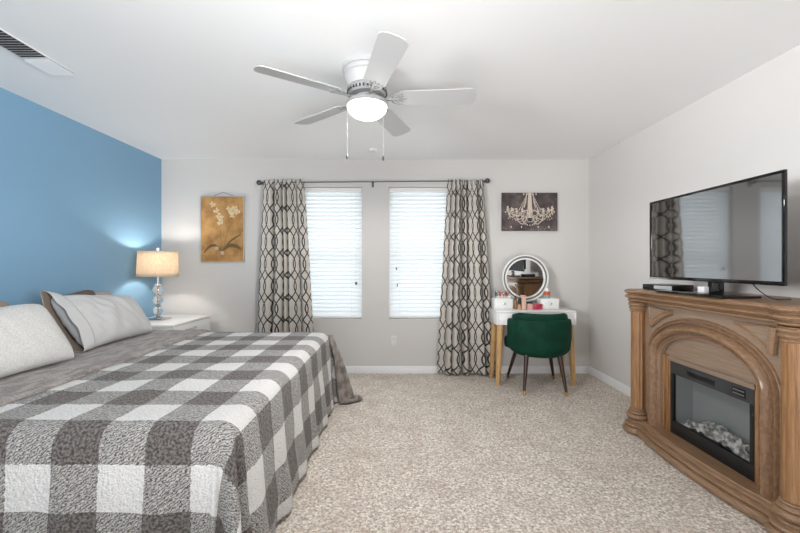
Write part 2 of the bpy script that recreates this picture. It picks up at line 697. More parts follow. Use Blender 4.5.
def curtain(xt0, xt1, xb0, xb1, nf, seed, label):
    zt, zb = 2.19, 0.014
    Wd = 0.84
    ym = YR
    rs = random.Random(seed)
    ph = [rs.uniform(-0.6, 0.6) for _ in range(24)]

    def fn(u, v):
        z = zt + (zb - zt) * v
        k = v ** 0.9
        a0, a1 = xt0 + (xb0 - xt0) * k, xt1 + (xb1 - xt1) * k
        uu = u + 0.012 * math.sin(9 * v + seed) * math.sin(PI * u)
        f = uu * nf + .30 * math.sin(u * 9.0 + seed * 1.7) + .17 * math.sin(u * 21 + seed)
        amp = 0.036 + 0.008 * v
        i = int(f) % 24
        amp *= 0.8 + 0.4 * (0.5 + 0.5 * math.sin(ph[i] * 7))
        wob = 0.35 * math.sin(2.2 * v * PI + ph[i] * 3) * v
        s_ = math.sin(2 * PI * f + wob)
        y = ym + amp * s_ - 0.012
        x = a0 + (a1 - a0) * u + 0.008 * math.cos(2 * PI * f + wob) * (0.4 + v) * min(1, 8 * u, 8 * (1 - u))
        # cloth hugs the rod pocket at the top
        if abs(z - 2.166) < 0.03:
            y = ym + (0.013 if s_ > 0 else -0.013) * min(1, abs(s_) * 3) - 0.0
        z += 0.010 * math.sin(2 * PI * f * 1.0 + 1) * (1 - v) ** 8 + 0.006 * (1 + math.sin(2 * PI * f)) * v ** 6
        y = min(y, YB - 0.024)
        return V((x, y, z))
    b = MB()
    b.grid(fn, 220, 90, lambda u, v: (u * Wd + 0.02 * seed, (1 - v) * 2.176 + 0.07 * seed))
    o = b.build('curtain', 'trellis_fabric', origin=((xb0 + xb1) / 2, ym, 0.0), smooth=180)
    md = o.modifiers.new('cloth thickness', 'SOLIDIFY')
    md.thickness = 0.002
    md.offset = 0
    return tag(o, label, 'curtain', 'trellis curtains')


curtain(-1.487, -1.040, -1.578, -0.905, 5.4, 1, 'white and grey trellis curtain left of the windows, its hem behind the bed')
curtain(0.575, 0.972, 0.452, 1.125, 5.4, 2, 'white and grey trellis curtain right of the windows, hanging to the carpet by the vanity')

# wall socket
s = thing('wall_socket', 'white double wall socket under the windows above the baseboard', 'socket', (-0.03, YB, 0.37))
MB().box((-0.03, YB - 0.004, 0.37), (0.073, 0.007, 0.117), None, 0.003).build('cover_plate', 'socket_grey', s)
for dz in (-0.026, 0.026):
    b = MB()
    b.box((-0.03, YB - 0.0085, 0.37 + dz), (0.034, 0.003, 0.03), None, 0.001)
    b.mi = 1
    for dx in (-0.007, 0.007):
        b.box((-0.03 + dx, YB - 0.0101, 0.372 + dz), (0.0022, 0.0008, 0.009))
    b.build('outlet', ['socket_grey', 'dark_slot'], s)


# ------------------------------------------------------------------ pictures
def disc(b, cx, cz, r, y, n=14, sq=1.0, rot=0.0):
    pl = []
    for i in range(n):
        a = 2 * PI * i / n
        px, pz = r * math.cos(a), r * sq * math.sin(a)
        pl.append((cx + px * math.cos(rot) - pz * math.sin(rot), cz + px * math.sin(rot) + pz * math.cos(rot)))
    b.prism(pl, y, y - 0.0006, lambda a, c, d: V((a, d, c)))


def ribbon(b, pts, wd, y):
    pts = [V((p[0], 0, p[1])) for p in pts]
    n = len(pts)
    L, Rr = [], []
    for i, p in enumerate(pts):
        t = (pts[min(i + 1, n - 1)] - pts[max(i - 1, 0)]).normalized()
        nn = V((-t.z, 0, t.x))
        ww = wd[i] if isinstance(wd, list) else wd
        L.append((p.x + nn.x * ww / 2, p.z + nn.z * ww / 2))
        Rr.append((p.x - nn.x * ww / 2, p.z - nn.z * ww / 2))
    for i in range(n - 1):
        b.prism([L[i], L[i + 1], Rr[i + 1], Rr[i]], y, y - 0.0006, lambda a, c, d: V((a, d, c)))


def c2(pts, n=8):
    return [(p.x, p.z) for p in bez([(a, 0, c) for a, c in pts], n)]


PX = lambda p: (p - 396.5) / 87.6
PZ = lambda p: 1.24 - (p - 264.5) / 87.6

x0, x1, z0, z1 = PX(201.6), PX(245.2), PZ(262.2), PZ(196.2)
art = thing('hanging_picture', 'tall amber orchid picture hung by a cord left of the windows', 'picture', ((x0 + x1) / 2, YB, z0))
yf = YB - 0.030
b = MB()
t = 0.009
b.ab((x0, yf, z0), (x0 + t, YB - 0.003, z1), 0.002)
b.ab((x1 - t, yf, z0), (x1, YB - 0.003, z1), 0.002)
b.ab((x0 + t, yf, z0), (x1 - t, YB - 0.003, z0 + t), 0.002)
b.ab((x0 + t, yf, z1 - t), (x1 - t, YB - 0.003, z1), 0.002)
b.build('frame', 'silver_plastic', art)
b = MB()
yc = yf + 0.004
b.ab((x0 + t, yc, z0 + t), (x1 - t, yc + 0.006, z1 - t))
W_, H_ = x1 - x0, z1 - z0
q = lambda a, c: (x0 + a * W_, z0 + c * H_)
yy = yc - 0.0003
rs = random.Random(3)
b.mi = 3
ribbon(b, c2([q(.50, .16), q(.45, .45), q(.44, .62), q(.34, .80), q(.28, .87)]), 0.004, yy)
ribbon(b, c2([q(.52, .16), q(.60, .42), q(.68, .60), q(.74, .74)]), 0.006, yy)
b.mi = 4
ribbon(b, c2([q(.5, .17), q(.66, .25), q(.82, .24), q(.93, .19)]), [.012 + .03 * math.sin(PI * i / 24) for i in range(25)], yy - .0002)
ribbon(b, c2([q(.5, .17), q(.66, .30), q(.80, .37), q(.93, .42)]), [.006 + .016 * math.sin(PI * i / 24) for i in range(25)], yy - .0004)
ribbon(b, c2([q(.5, .16), q(.34, .25), q(.20, .23), q(.08, .14)]), [.008 + .022 * math.sin(PI * i / 24) for i in range(25)], yy - .0006)
b.mi = 2
disc(b, *q(.37, .21), 0.026, yy - .0008, sq=.8)
disc(b, *q(.50, .14), 0.02, yy - .0009, sq=1.2)
for (fx, fz) in ((.28, .87), (.36, .78), (.42, .70), (.45, .60), (.47, .66), (.66, .80), (.78, .81), (.73, .71), (.70, .77), (.84, .76)):
    cx, cz = q(fx, fz)
    b.mi = 1
    for k in range(5):
        a = 2 * PI * k / 5 + rs.uniform(0, 1)
        disc(b, cx + .021 * math.cos(a), cz + .021 * math.sin(a), 0.0165, yy - .001 - .0003 * k, 10, .62, a)
    b.mi = 2
    disc(b, cx, cz, 0.006, yy - .0028)
b.build('print', ['parchment_print', 'petal_cream', 'petal_grey', 'stem_umber', 'leaf_umber'], art, smooth=None)
b = MB()
xm = x0 + W_ * .5
b.tube([(x0 + W_ * .30, yf + .008, z1 - .001), (xm, yf + .012, z1 + .042), (x0 + W_ * .76, yf + .008, z1 - .001)], 0.0028, 6)
b.tube([(xm, YB - .001, z1 + .042), (xm, yf + .004, z1 + .042)], 0.003, 6)
b.build('hanging_cord', 'ash', art)

x0, x1, z0, z1 = PX(501.3), PX(556.3), PZ(231.0), PZ(193.2)
art = thing('canvas_picture', 'wide dark brown canvas with a cream chandelier above the vanity', 'picture', ((x0 + x1) / 2, YB, z0))
yf = YB - 0.032
MB().ab((x0, yf + .002, z0), (x1, YB - 0.002, z1), 0.002).build('stretched_canvas', 'canvas_edge', art)
b = MB()
b.ab((x0 + .001, yf, z0 + .001), (x1 - .001, yf + .002, z1 - .001))
W_, H_ = x1 - x0, z1 - z0
q = lambda a, c: (x0 + a * W_, z0 + c * H_)
yy = yf - .0003
b.mi = 1
ribbon(b, [q(.5, 1.0 - .005), q(.5, .62), q(.5, .34)], [.034, .05, .075], yy)
for sgn in (-1, 1):
    X = lambda a: .5 + sgn * a
    for k, (ta, ba, bz) in enumerate(((.06, .10, .62), (.05, .14, .58), (.045, .19, .55))):
        pts = c2([q(X(ta), .97), q(X((ta + ba) / 2 - .01), .78), q(X(ba), bz)], 6)
        for (px_, pz_) in pts:
            disc(b, px_, pz_, .0062, yy - .0002 * k, 8)
    for k, (ex, ez, dip) in enumerate(((.40, .56, .30), (.33, .52, .24), (.24, .50, .18), (.14, .50, .16))):
        b.mi = 1 if k % 2 == 0 else 2
        ribbon(b, c2([q(X(.03), .42), q(X(ex * .5), dip), q(X(ex * .9), dip + .10), q(X(ex), ez)], 7), .0085, yy - .0009 - .0003 * k)
        b.mi = 1
        cx, cz = q(X(ex), ez)
        disc(b, cx, cz, .020, yy - .0022, 10, .35)
        disc(b, cx, cz + .022, .011, yy - .0024, 10, 1.7)
        disc(b, cx + .012, cz + .008, .008, yy - .0025, 8, 1)
        for j in range(5):
            disc(b, cx + rs.uniform(-.02, .02), cz - .02 - .02 * j, .0058, yy - .0026, 7, 1.3)
        b.mi = 2
        for j in range(5):
            px_, pz_ = q(X(ex * rs.uniform(.5, 1.0)), rs.uniform(.28, .60))
            disc(b, px_, pz_, .0065, yy - .0027, 7, 1.2)
    b.mi = 1
    for j in range(15):
        a = j / 14
        px_, pz_ = q(X(a * .44), .46 + .07 * math.sin(a * 9))
        disc(b, px_, pz_, .0085, yy - .0028, 8)
for j in range(9):
    a = PI * (j + .0) / 8
    px_, pz_ = q(.5 + .12 * math.cos(a), .31 - .17 * math.sin(a))
    disc(b, px_, pz_, .0078, yy - .003, 8)
    px_, pz_ = q(.5 + .07 * math.cos(a), .33 - .10 * math.sin(a))
    disc(b, px_, pz_, .006, yy - .003, 8)
b.mi = 2
for j in range(16):
    disc(b, *q(rs.uniform(.02, .98), rs.choice((rs.uniform(.015, .06), rs.uniform(.015, .09)))), rs.uniform(.004, .012), yy - .0032, 7, .4)
b.mi = 1
for j in range(150):
    a_, c_ = rs.uniform(-1, 1), rs.uniform(-1, 1)
    b.mi = 1 if rs.random() < .72 else 2
    disc(b, *q(.5 + .43 * a_, .455 + .13 * c_ * (1 - .3 * abs(a_)) + .05 * abs(a_)), rs.uniform(.003, .0075), yy - .0034 - .00002 * j, 7, rs.uniform(.7, 1.5))
b.mi = 1
for sgn in (-1, 1):
    for a, c in ((.15, .10), (.34, .10), (.11, .96)):
        disc(b, *q(.5 + sgn * a, c), .008, yy - .0033, 8, 1.4)
b.build('chandelier_print', ['brown_canvas', 'print_cream', 'print_taupe'], art, smooth=None)

# ------------------------------------------------------------------ ceiling vent and detector
X0, X1 = -2.168, -2.018
Y0, Y1 = 1.80, 2.355
ve = thing('ceiling_vent', 'white slotted air vent in the ceiling near the blue wall', 'vent', ((X0 + X1) / 2, (Y0 + Y1) / 2, H))
b = MB()
zc = H - 0.006
ym_ = 2.175
for (a0, a1, c0, c1) in ((X0 - .009, X0, Y0 - .009, Y1 + .009), (X1, X1 + .009, Y0 - .009, Y1 + .009), (X0, X1, Y0 - .009, Y0), (X0, X1, Y1, Y1 + .009), (X0, X1, ym_ - .008, ym_ + .008)):
    b.ab((a0, c0, zc), (a1, c1, H - .0005), 0.0015)
b.build('frame', 'white_enamel', ve)
MB().ab((X0, Y0, H - .0018), (X1, Y1, H - .0006)).build('duct_screen', 'dark_slot', ve)
for (a, e, sg) in ((Y0, ym_ - .008, -1), (ym_ + .008, Y1, 1)):
    b = MB()
    n = 16
    for i in range(n):
        y = a + (e - a) * (i + .5) / n
        b.box(((X0 + X1) / 2, y, H - .0095), (X1 - X0 - .001, .015, .001), Matrix.Rotation(math.radians(-34 * sg), 3, 'X'))
    b.build('louvers', 'white_enamel', ve, smooth=None)
tag(MB().lathe([(.001, 0), (.036, 0), (.043, .006), (.045, .016), (.045, .026)], (-.244, 3.90, H - .0265), 28).build('smoke_detector', 'white_enamel', origin=(-.244, 3.90, H)),
    'small round white detector on the ceiling behind the fan', 'smoke detector')

# ------------------------------------------------------------------ ceiling fan
FX, FY = -0.18, 2.292
fan = thing('ceiling_fan', 'white five-blade ceiling fan with a lit bowl light', 'ceiling fan', (FX, FY, H))
MB().lathe([(.001, H - .0005), (.150, H - .0005), (.152, H - .010), (.150, H - .024), (.140, H - .028), (.143, H - .036), (.143, H - .052), (.134, H - .058), (.136, H - .064),
            (.128, H - .085), (.120, H - .110), (.118, H - .125), (.001, H - .125)], (FX, FY, 0), 48).build('housing', 'fan_enamel', fan)
b = MB()
b.lathe([(.001, H - .125), (.116, H - .125), (.122, H - .132), (.120, H - .150), (.113, H - .165), (.108, H - .172), (.001, H - .172)], (FX, FY, 0), 48)
b.mi = 1
for i in range(34):
    a = 2 * PI * i / 34
    R = Matrix.Rotation(a, 3, 'Z') @ Matrix.Rotation(math.radians(-16), 3, 'Y')
    b.box((FX + .1185 * math.cos(a), FY + .1185 * math.sin(a), H - .149), (.006, .009, .026), R)
b.build('motor_vent', ['fan_trim', 'dark_slot'], fan)
MB().lathe([(.001, H - .172), (.06, H - .172), (.07, H - .176), (.07, H - .196), (.062, H - .205), (.001, H - .205)], (FX, FY, 0), 32).build('switch_housing', 'fan_enamel', fan)
MB().lathe([(.001, 2.236), (.08, 2.236), (.120, 2.232), (.128, 2.224), (.130, 2.208), (.126, 2.203), (.001, 2.203)], (FX, FY, 0), 48).build('light_ring', 'fan_trim', fan)
MB().lathe([(.121, 2.2028)] + [(max(.0005, .121 * math.cos(a)), 2.2028 - .074 * math.sin(a)) for a in [PI / 2 * k / 12 for k in range(1, 13)]], (FX, FY, 0), 40).build('globe', 'lit_globe', fan)
L = bpy.data.lights.new('fan_lamp_light', 'SPOT')
L.energy = 60
L.color = (1.0, .985, .96)
L.spot_size = math.radians(178)
L.spot_blend = .25
L.shadow_soft_size = .09
lo = bpy.data.objects.new('fan_lamp_light', L)
lo.location = (0, 0, 2.112 - H)
lo.parent = fan
COL.objects.link(lo)
ZB = 2.253
for k in range(5):
    az = math.radians(-74.5 + 72 * k)
    MT = Matrix.Translation((FX, FY, ZB)) @ Matrix.Rotation(az, 4, 'Z')
    PT = MT @ Matrix.Translation((.2, 0, 0)) @ Matrix.Rotation(math.radians(-13), 4, 'X') @ Matrix.Translation((-.2, 0, 0))
    b = MB()
    out = []
    r0, r1 = .185, .66
    wd = lambda x: .062 + .012 * (x - r0) / (r1 - r0)
    out += [(r0 + .012, -.05), (r0, -.038), (r0, .038), (r0 + .012, .05)]
    out += [(r0 + .03, wd(r0 + .03)), (r1 - .045, wd(r1 - .045))]
    out += [(r1 - .045 + .04 * math.sin(a), wd(r1) - .034 + .034 * math.cos(a)) for a in (.35, .7, 1.05, 1.4)]
    out += [(r1, .02), (r1, -.02)]
    out += [(r1 - .045 + .04 * math.sin(a), -(wd(r1) - .034 + .034 * math.cos(a))) for a in (1.4, 1.05, .7, .35)]
    out += [(r1 - .045, -wd(r1 - .045)), (r0 + .03, -wd(r0 + .03))]
    b.prism(out, -.003, .003, lambda a, c, d: PT @ V((a, c, d)))
    bld = b.build('blade', 'fan_enamel', fan)
    # ornate blade iron: stem, two scrolls and a spear-shaped plate
    b = MB()
    T = lambda x, y, z: MT @ V((x, y, z))
    P = lambda x, y, z: PT @ V((x, y, z))
    b.tube([T(.066, 0, .004), T(.10, 0, -.006), T(.135, 0, -.012), P(.165, 0, -.008), P(.20, 0, -.006)], [.012, .010, .009, .010, .008], 8, flat=.6)
    for s_ in (-1, 1):
        b.tube(bez([P(.150, 0, -.008), P(.160, .028 * s_, -.008), P(.185, .043 * s_, -.007), P(.222, .047 * s_, -.0065)], 6), .0058, 7, flat=.6)
        b.tube(bez([P(.163, 0, -.008), P(.182, .020 * s_, -.008), P(.200, .016 * s_, -.007), P(.196, .006 * s_, -.007), P(.222, .028 * s_, -.0065)], 5), .0045, 7, flat=.6)
    b.prism([(.195, -.010), (.245, 0), (.195, .010)], -.0095, -.0034, lambda a, c, d: P(a, c, d))
    b.build('blade_iron', 'fan_trim', bld)
for dx, zz in ((-.112, 1.872), (.101, 1.864)):
    x = FX + dx
    c = MB().tube([(x, FY - .062, 2.214), (x, FY - .072, 2.19), (x, FY - .072, zz + .02)], .0016, 6).build('pull_chain', 'fan_trim', fan)
    MB().lathe([(.002, .03), (.005, .024), (.0075, .01), (.006, 0)], (x, FY - .072, zz - .008), 10).build('pull_knob', 'grey_metal', c)

# ------------------------------------------------------------------ bed and bedding
ZT = 0.645
bed = thing('bed', 'wide low bed against the blue wall', 'bed', (-1.65, 2.39, 0))
MB().ab((-2.66, 1.50, .62), (-.72, 3.28, .10 + .22), .03, 3).build('mattress', 'mattress_ticking', bed)
MB().ab((-2.66, 1.52, .10), (-.75, 3.26, .319), .01).build('bed_base', 'stone_linen', bed)
for lx in (-2.55, -.9):
    for ly in (1.62, 3.16):
        MB().ab((lx - .03, ly - .03, 0), (lx + .03, ly + .03, .0995), .004).build('leg', 'walnut', bed)

RC = 0.085
XC, YC0, YC1 = -0.674, 1.445, 3.300
LX, LY = 0.672, 0.62


def drape(a, bb, off=0.0, rip=1.0):
    ca = min(a, XC)
    cb = min(max(bb, YC0), YC1)
    ea, eb = a - ca, bb - cb
    l = math.hypot(ea, eb)
    hump = .008 * noise.noise(V((a * 3.1, bb * 3.3, 0))) + .004 * noise.noise(V((a * 9, bb * 9, 3)))
    if l < 1e-6:
        return V((a, bb, ZT + hump + off))
    dx, dy = ea / l, eb / l
    corner = 2 * min(abs(dx), abs(dy))          # 0 on the sides, 1.41 on the diagonal
    th = math.atan2(abs(eb), ea) if ea > 0 else PI / 2
    sgn = 1 if eb >= 0 else -1
    if l < RC * PI / 2:
        h, d = RC * math.sin(l / RC), RC * (1 - math.cos(l / RC))
    else:
        h, d = RC + (.09 if ea > 0 else .055) * (l - RC * PI / 2), RC + (l - RC * PI / 2)
    zmax = ZT - .014
    extra = 0.0
    if d > zmax:
        extra = d - zmax
        d = zmax
    k = min(1, max(0, (l - .06) / .55))
    per = cb * (1 if ea > 1e-6 else 0) + ca * (1 if abs(eb) > 1e-6 and ea <= 1e-6 else 0)
    # hanging folds
    w1 = math.sin(per * 2 * PI / .31 + 1.1) + .5 * math.sin(per * 2 * PI / .17 + 2.0)
    h += rip * k * (.013 * w1) * (1 - min(1, corner))
    h += rip * k ** .7 * min(1, corner * 1.2) * (.055 * math.sin(th * 8.5 + (0.9 if sgn < 0 else 2.6)) + .028 + (.02 * k if sgn > 0 else .0))
    h += extra * (.62 if sgn > 0 else .55)
    z = ZT - d + hump * (1 - k)
    if extra > 0:
        z += .010 + .012 * math.sin(extra * 40 + th * 9) * min(1, extra * 12)
        z = max(z, .012)
    z += .004 * (1 + math.sin(per * 9)) * k * (1 if extra == 0 else 0) * (1 - min(1, corner))
    tilt = min(1.0, l / (RC * PI / 2)) * PI / 2
    h += off * math.sin(tilt)
    z += off * math.cos(tilt)
    n_ = .006 * noise.noise(V((a * 6, bb * 6, 7))) * (1 + k)
    return V((ca + dx * (h + n_), cb + dy * (h + n_), z))


A0 = -1.80
b = MB()
A1, B0, B1 = XC + LX, YC0 - LY, YC1 + LY
NA, NB = 130, 260
b.grid(lambda u, v: drape(A0 + (A1 - A0) * u, B0 + (B1 - B0) * v), NA, NB,
       lambda u, v: (A0 + (A1 - A0) * u, B0 + (B1 - B0) * v))
bl = b.build('plaid_blanket', ['plaid_plush', 'taupe_plush'], origin=(-1.2, 2.39, ZT), smooth=180, recalc=False)
tag(bl, 'grey and white buffalo plaid plush blanket draped over the bed to the carpet', 'blanket')
md = bl.modifiers.new('pile thickness', 'SOLIDIFY')
md.thickness = .012
md.offset = -1
md.material_offset = 1


def band(u, v):
    """reverse side of the blanket, folded back towards the foot, with a rounded fold"""
    a = -2.60 + (2.60 - 1.655) * u
    bb = B0 + (B1 - B0) * v
    e = min(1.0, (1 - u) / .045)
    off = .003 + .017 * math.sqrt(max(0.0, 1 - (1 - e) ** 2))
    off += .004 * noise.noise(V((a * 7, bb * 3, 11))) * e
    wav = .012 * noise.noise(V((bb * 2.6, 5, 1))) * u
    return drape(a + wav, bb, off)


b = MB()
b.grid(band, 90, 200)
fb = b.build('turned_back_band', 'taupe_plush', bl, smooth=180, recalc=False)
fb['label'] = 'plain taupe plush reverse of the blanket folded back below the pillows'


def corner_flap(u, v):
    """the far foot corner of the blanket turned over, its plain side out, ending on the carpet"""
    top = V((-.612, 3.335, .610)).lerp(V((-.585, 3.40, .600)), u)
    bot_ = bez([(-.515, 3.30, .016), (-.430, 3.345, .016), (-.395, 3.43, .016), (-.445, 3.53, .016)], 12)
    q_ = bot_[min(len(bot_) - 1, int(round(u * (len(bot_) - 1))))]
    k = min(1.0, v / .86)
    p = top.lerp(q_, k)
    p.x += .035 * math.sin(PI * k) * (1 - k) + .016 * math.sin(u * 11 + 1) * k
    if v > .86:                                  # the hem runs out over the carpet
        e = (v - .86) / .14
        p += V((.085, .012, 0)) * e * (.35 + .65 * math.sin(PI * min(1, u * 1.25)))
        p.z = .016 + .022 * math.sin(PI * e) * (1 + .4 * math.sin(u * 14))
    else:
        p.z = max(p.z, .016)
    return p


b = MB()
b.grid(corner_flap, 36, 44)
cf = b.build('turned_corner', 'taupe_plush', bl, smooth=180)
cf['label'] = 'plain taupe corner of the blanket trailing on the carpet'
md = cf.modifiers.new('pile thickness', 'SOLIDIFY')
md.thickness = .012
md.offset = 0


def pillow(name, label, bottom, up, width_dir, W, Hh, T, mat, seed, cat='pillow', crease=.010, hem=False, top_sag=0.0, skew=0.0):
    up, wv = V(up).normalized(), V(width_dir).normalized()
    up = (up - wv * up.dot(wv)).normalized()
    nrm = wv.cross(up).normalized()
    if nrm.x < 0:
        nrm = -nrm
    N = 44
    bot = V(bottom)

    def pt(u, v, side):
        # u, v in -1..1 across the width and up the height
        px_ = W / 2 * u * (1 - .045 * (1 - v * v))
        hh = Hh * (1 - skew * (u + 1) / 2)
        py_ = hh * (v + 1) / 2 - Hh / 2 - Hh * .03 * v * (1 - u * u)
        rc = 1 - .085 * (u * u * v * v) ** 2
        px_ *= rc
        py_ = -Hh / 2 + (py_ + Hh / 2) * (rc if v > 0 else 1)
        prof = ((1 - abs(u) ** 3.2) * (1 - abs(v) ** 2.6))
        t = T / 2 * max(0.0, prof) ** .55
        edge = 1 - max(abs(u), abs(v)) ** 6
        nn = noise.noise(V((px_ * 9 + seed, py_ * 7, seed * 2.1))) * crease
        nn += noise.noise(V((px_ * 22 + py_ * 14 + seed, py_ * 6 - px_ * 4, seed * 1.3))) * crease * .7
        rad = (abs(u) ** 3) * noise.noise(V((py_ * 30 + seed, 2.0 * u, 4))) * crease * 1.2
        t2 = side * t + (nn + rad) * edge
        sag = top_sag * (v + 1) / 2 * (1 - u * u)
        return bot + wv * px_ + up * (py_ + Hh / 2 - sag) + nrm * t2
    b = MB()
    L = {}
    for side in (1, -1):
        for i in range(N + 1):
            for j in range(N + 1):
                bd = i in (0, N) or j in (0, N)
                k = (i, j, 0 if bd else side)
                if k not in L:
                    L[k] = b.bm.verts.new(pt(-1 + 2 * i / N, -1 + 2 * j / N, 0 if bd else side))
        for i in range(N):
            for j in range(N):
                ks = [(i, j), (i + 1, j), (i + 1, j + 1), (i, j + 1)]
                fv_ = [L[(p, q_, 0 if (p in (0, N) or q_ in (0, N)) else side)] for p, q_ in ks]
                b.bm.faces.new(fv_ if side > 0 else fv_[::-1])
    o = b.build(name, mat, origin=bottom, smooth=180)
    tag(o, label, cat, 'bed pillows')
    if hem:
        b = MB()

        def hf(u, v):
            # open end of the pillowcase: a loose sleeve past the pillow's near side
            a = 2 * PI * u
            c_, s_ = math.cos(a), math.sin(a)
            e = 1 - v
            py_ = Hh * (.5 + (.495 + .015 * v) * math.copysign(abs(c_) ** .8, c_)) + .012 * v * (1 + c_)
            th = (T * .34 * e + .052 * v) * s_ * (1 + .2 * math.sin(2.5 * py_ / Hh + 1))
            th += .007 * math.sin(py_ * 42 + 2) * v
            px_ = -W / 2 * .80 - (W / 2 * .20 + .018 * (.6 - .5 * c_)) * v
            return bot + wv * (px_ * s_w) + up * py_ + nrm * th
        s_w = 1 if wv.y > 0 else -1
        b.grid(hf, 48, 8, closed_u=True)
        h = b.build('open_hem', ['pale_cotton', 'beige_cotton'], o, smooth=180)
        h['label'] = 'beige open end of the pillowcase'
        m_ = h.modifiers.new('cloth thickness', 'SOLIDIFY')
        m_.thickness = .003
        m_.offset = -1
        m_.material_offset = 1
    return o


Yv = (0, 1, 0)
ZP = ZT + .030
pillow('pillow', 'white waffle-textured pillow leaning nearest the camera at the bed head', (-1.935, 1.90, ZP), (-.225, 0, .33), Yv, .78, .375, .17, 'white_waffle', 1, crease=.007, skew=-.13)
pillow('pillow', 'pale smooth cotton pillow with a beige open hem, leaning nearest the lamp', (-2.035, 2.80, ZP), (-.235, 0, .33), Yv, .71, .455, .19, 'pale_cotton', 2, crease=.019, hem=True, skew=.17)
pillow('pillow', 'beige pillow peeking out behind the white waffle-textured pillow', (-2.37, 1.98, ZP), (-.10, 0, .36), Yv, .84, .37, .13, 'beige_cotton', 3)
pillow('pillow', 'dark brown pillow whose peak shows above the pale cotton pillow', (-2.36, 2.81, ZP), (-.10, .0, .36), Yv, .50, .335, .10, 'brown_velour', 4, skew=-.19)
pillow('pillow', 'stone grey pillow top showing between the pale cotton pillow and the lamp', (-2.50, 3.17, ZP), (-.10, 0, .36), Yv, .48, .350, .09, 'stone_linen', 5)
pillow('pillow', 'dark brown pillow against the wall behind the beige pillow', (-2.535, 2.02, ZP), (-.10, 0, .36), Yv, .80, .36, .08, 'brown_velour', 6)

# ------------------------------------------------------------------ bedside cabinet and lamp
NX0, NX1, NY0, NY1, NZ = -2.66, -2.085, 3.50, 4.225, .675
ns_ = thing('nightstand', 'white bedside cabinet in the corner under the glass-ball lamp', 'nightstand', ((NX0 + NX1) / 2, (NY0 + NY1) / 2, 0))
b = MB()
b.ab((NX0, NY0 + .012, .07), (NX1 - .022, NY1 - .012, NZ - .0225), .003)
b.build('body', 'white_gloss', ns_)
MB().ab((NX0, NY0, NZ - .022), (NX1, NY1, NZ), .004).build('top', 'white_gloss', ns_)
for lx in (NX0 + .03, NX1 - .06):
    for ly in (NY0 + .04, NY1 - .04):
        MB().ab((lx - .02, ly - .02, 0), (lx + .02, ly + .02, .0695), .003).build('foot', 'white_gloss', ns_)
for za, zb in ((.085, .275), (.283, .462), (.470, .648)):
    d = MB().ab((NX1 - .0215, NY0 + .02, za), (NX1 - .004, NY1 - .02, zb), .003).build('drawer', 'white_gloss', ns_)
    zc = zb - .055
    ym2 = 3.80
    b = MB().tube([(NX1 - .004, ym2 - .08, zc), (NX1 + .018, ym2 - .08, zc), (NX1 + .018, ym2 + .08, zc), (NX1 - .004, ym2 + .08, zc)], .0075, 8)
    b.build('pull_handle', 'silver_plastic', d)

LXp, LYp = -2.435, 3.83
lamp = thing('table_lamp', 'lit table lamp of stacked glass balls with a beige drum shade', 'lamp', (LXp, LYp, NZ))
MB().box((LXp, LYp, NZ + .0085), (.17, .17, .017), None, .003).build('base', 'chrome', lamp)
b = MB()
b.lathe([(.001, NZ + .017), (.040, NZ + .017), (.042, NZ + .024), (.028, NZ + .034), (.016, NZ + .044), (.022, NZ + .052), (.001, NZ + .052)], (LXp, LYp, 0), 28)
b.build('pedestal', 'chrome', lamp)
zc = NZ + .052
for i in range(3):
    r = .046
    MB().ball((LXp, LYp, zc + r * .95), r, 28, 18, (1, 1, .95)).build('glass_ball', 'crystal', lamp)
    zc += 2 * r * .95
    MB().lathe([(.001, zc - .001), (.026, zc - .001), (.033, zc + .006), (.033, zc + .010), (.026, zc + .017), (.001, zc + .017)], (LXp, LYp, 0), 24).build('spacer', 'chrome', lamp)
    zc += .016
MB().tube([(LXp, LYp, NZ + .05), (LXp, LYp, zc)], .006, 10).build('stem', 'chrome', lamp)
SB, ST = 1.118, 1.374
MB().tube([(LXp, LYp, zc), (LXp, LYp, zc + .06), (LXp, LYp, SB + .05)], [.012, .012, .016], 12).build('socket', 'chrome', lamp)
b = MB()
b.tube([(LXp, LYp, SB + .05), (LXp - .055, LYp, SB + .08), (LXp - .06, LYp, SB + .19), (LXp, LYp, ST + .003)], .002, 6)
b.tube([(LXp, LYp, SB + .05), (LXp + .055, LYp, SB + .08), (LXp + .06, LYp, SB + .19), (LXp, LYp, ST + .003)], .002, 6)
b.build('harp', 'chrome', lamp)
MB().ball((LXp, LYp, SB + .085), .026, 16, 12, (1, 1, 1.25)).build('bulb', 'lit_bulb', lamp)
MB().lathe([(.001, ST), (.012, ST + .004), (.009, ST + .012), (.014, ST + .022), (.010, ST + .034), (.001, ST + .038)], (LXp, LYp, 0), 18).build('finial', 'white_gloss', lamp)
b = MB()
n = 56
r0_, r1_ = .187, .177
b.grid(lambda u, v: V((LXp + (r0_ + (r1_ - r0_) * v) * math.cos(2 * PI * u), LYp + (r0_ + (r1_ - r0_) * v) * math.sin(2 * PI * u), SB + (ST - SB) * v)), n, 6, closed_u=True)
sh = b.build('lamp_shade', 'lamp_linen', lamp, smooth=180)
md = sh.modifiers.new('linen thickness', 'SOLIDIFY')
md.thickness = .002
b = MB()
for k in range(3):
    a = 2 * PI * k / 3 + .4
    b.tube([(LXp, LYp, ST - .004), (LXp + r1_ * math.cos(a), LYp + r1_ * math.sin(a), ST - .010)], .0018, 6)
b.build('shade_spider', 'chrome', lamp)
for zz, rr_ in ((SB + .002, r0_), (ST - .002, r1_)):
    MB().tube([(LXp + rr_ * math.cos(a), LYp + rr_ * math.sin(a), zz) for a in [2 * PI * k / 48 for k in range(49)]], .003, 6).build('shade_trim', 'lamp_linen', lamp)
L = bpy.data.lights.new('table_lamp_light', 'POINT')
L.energy = 8.5
L.color = (1.0, .94, .89)
L.shadow_soft_size = .03
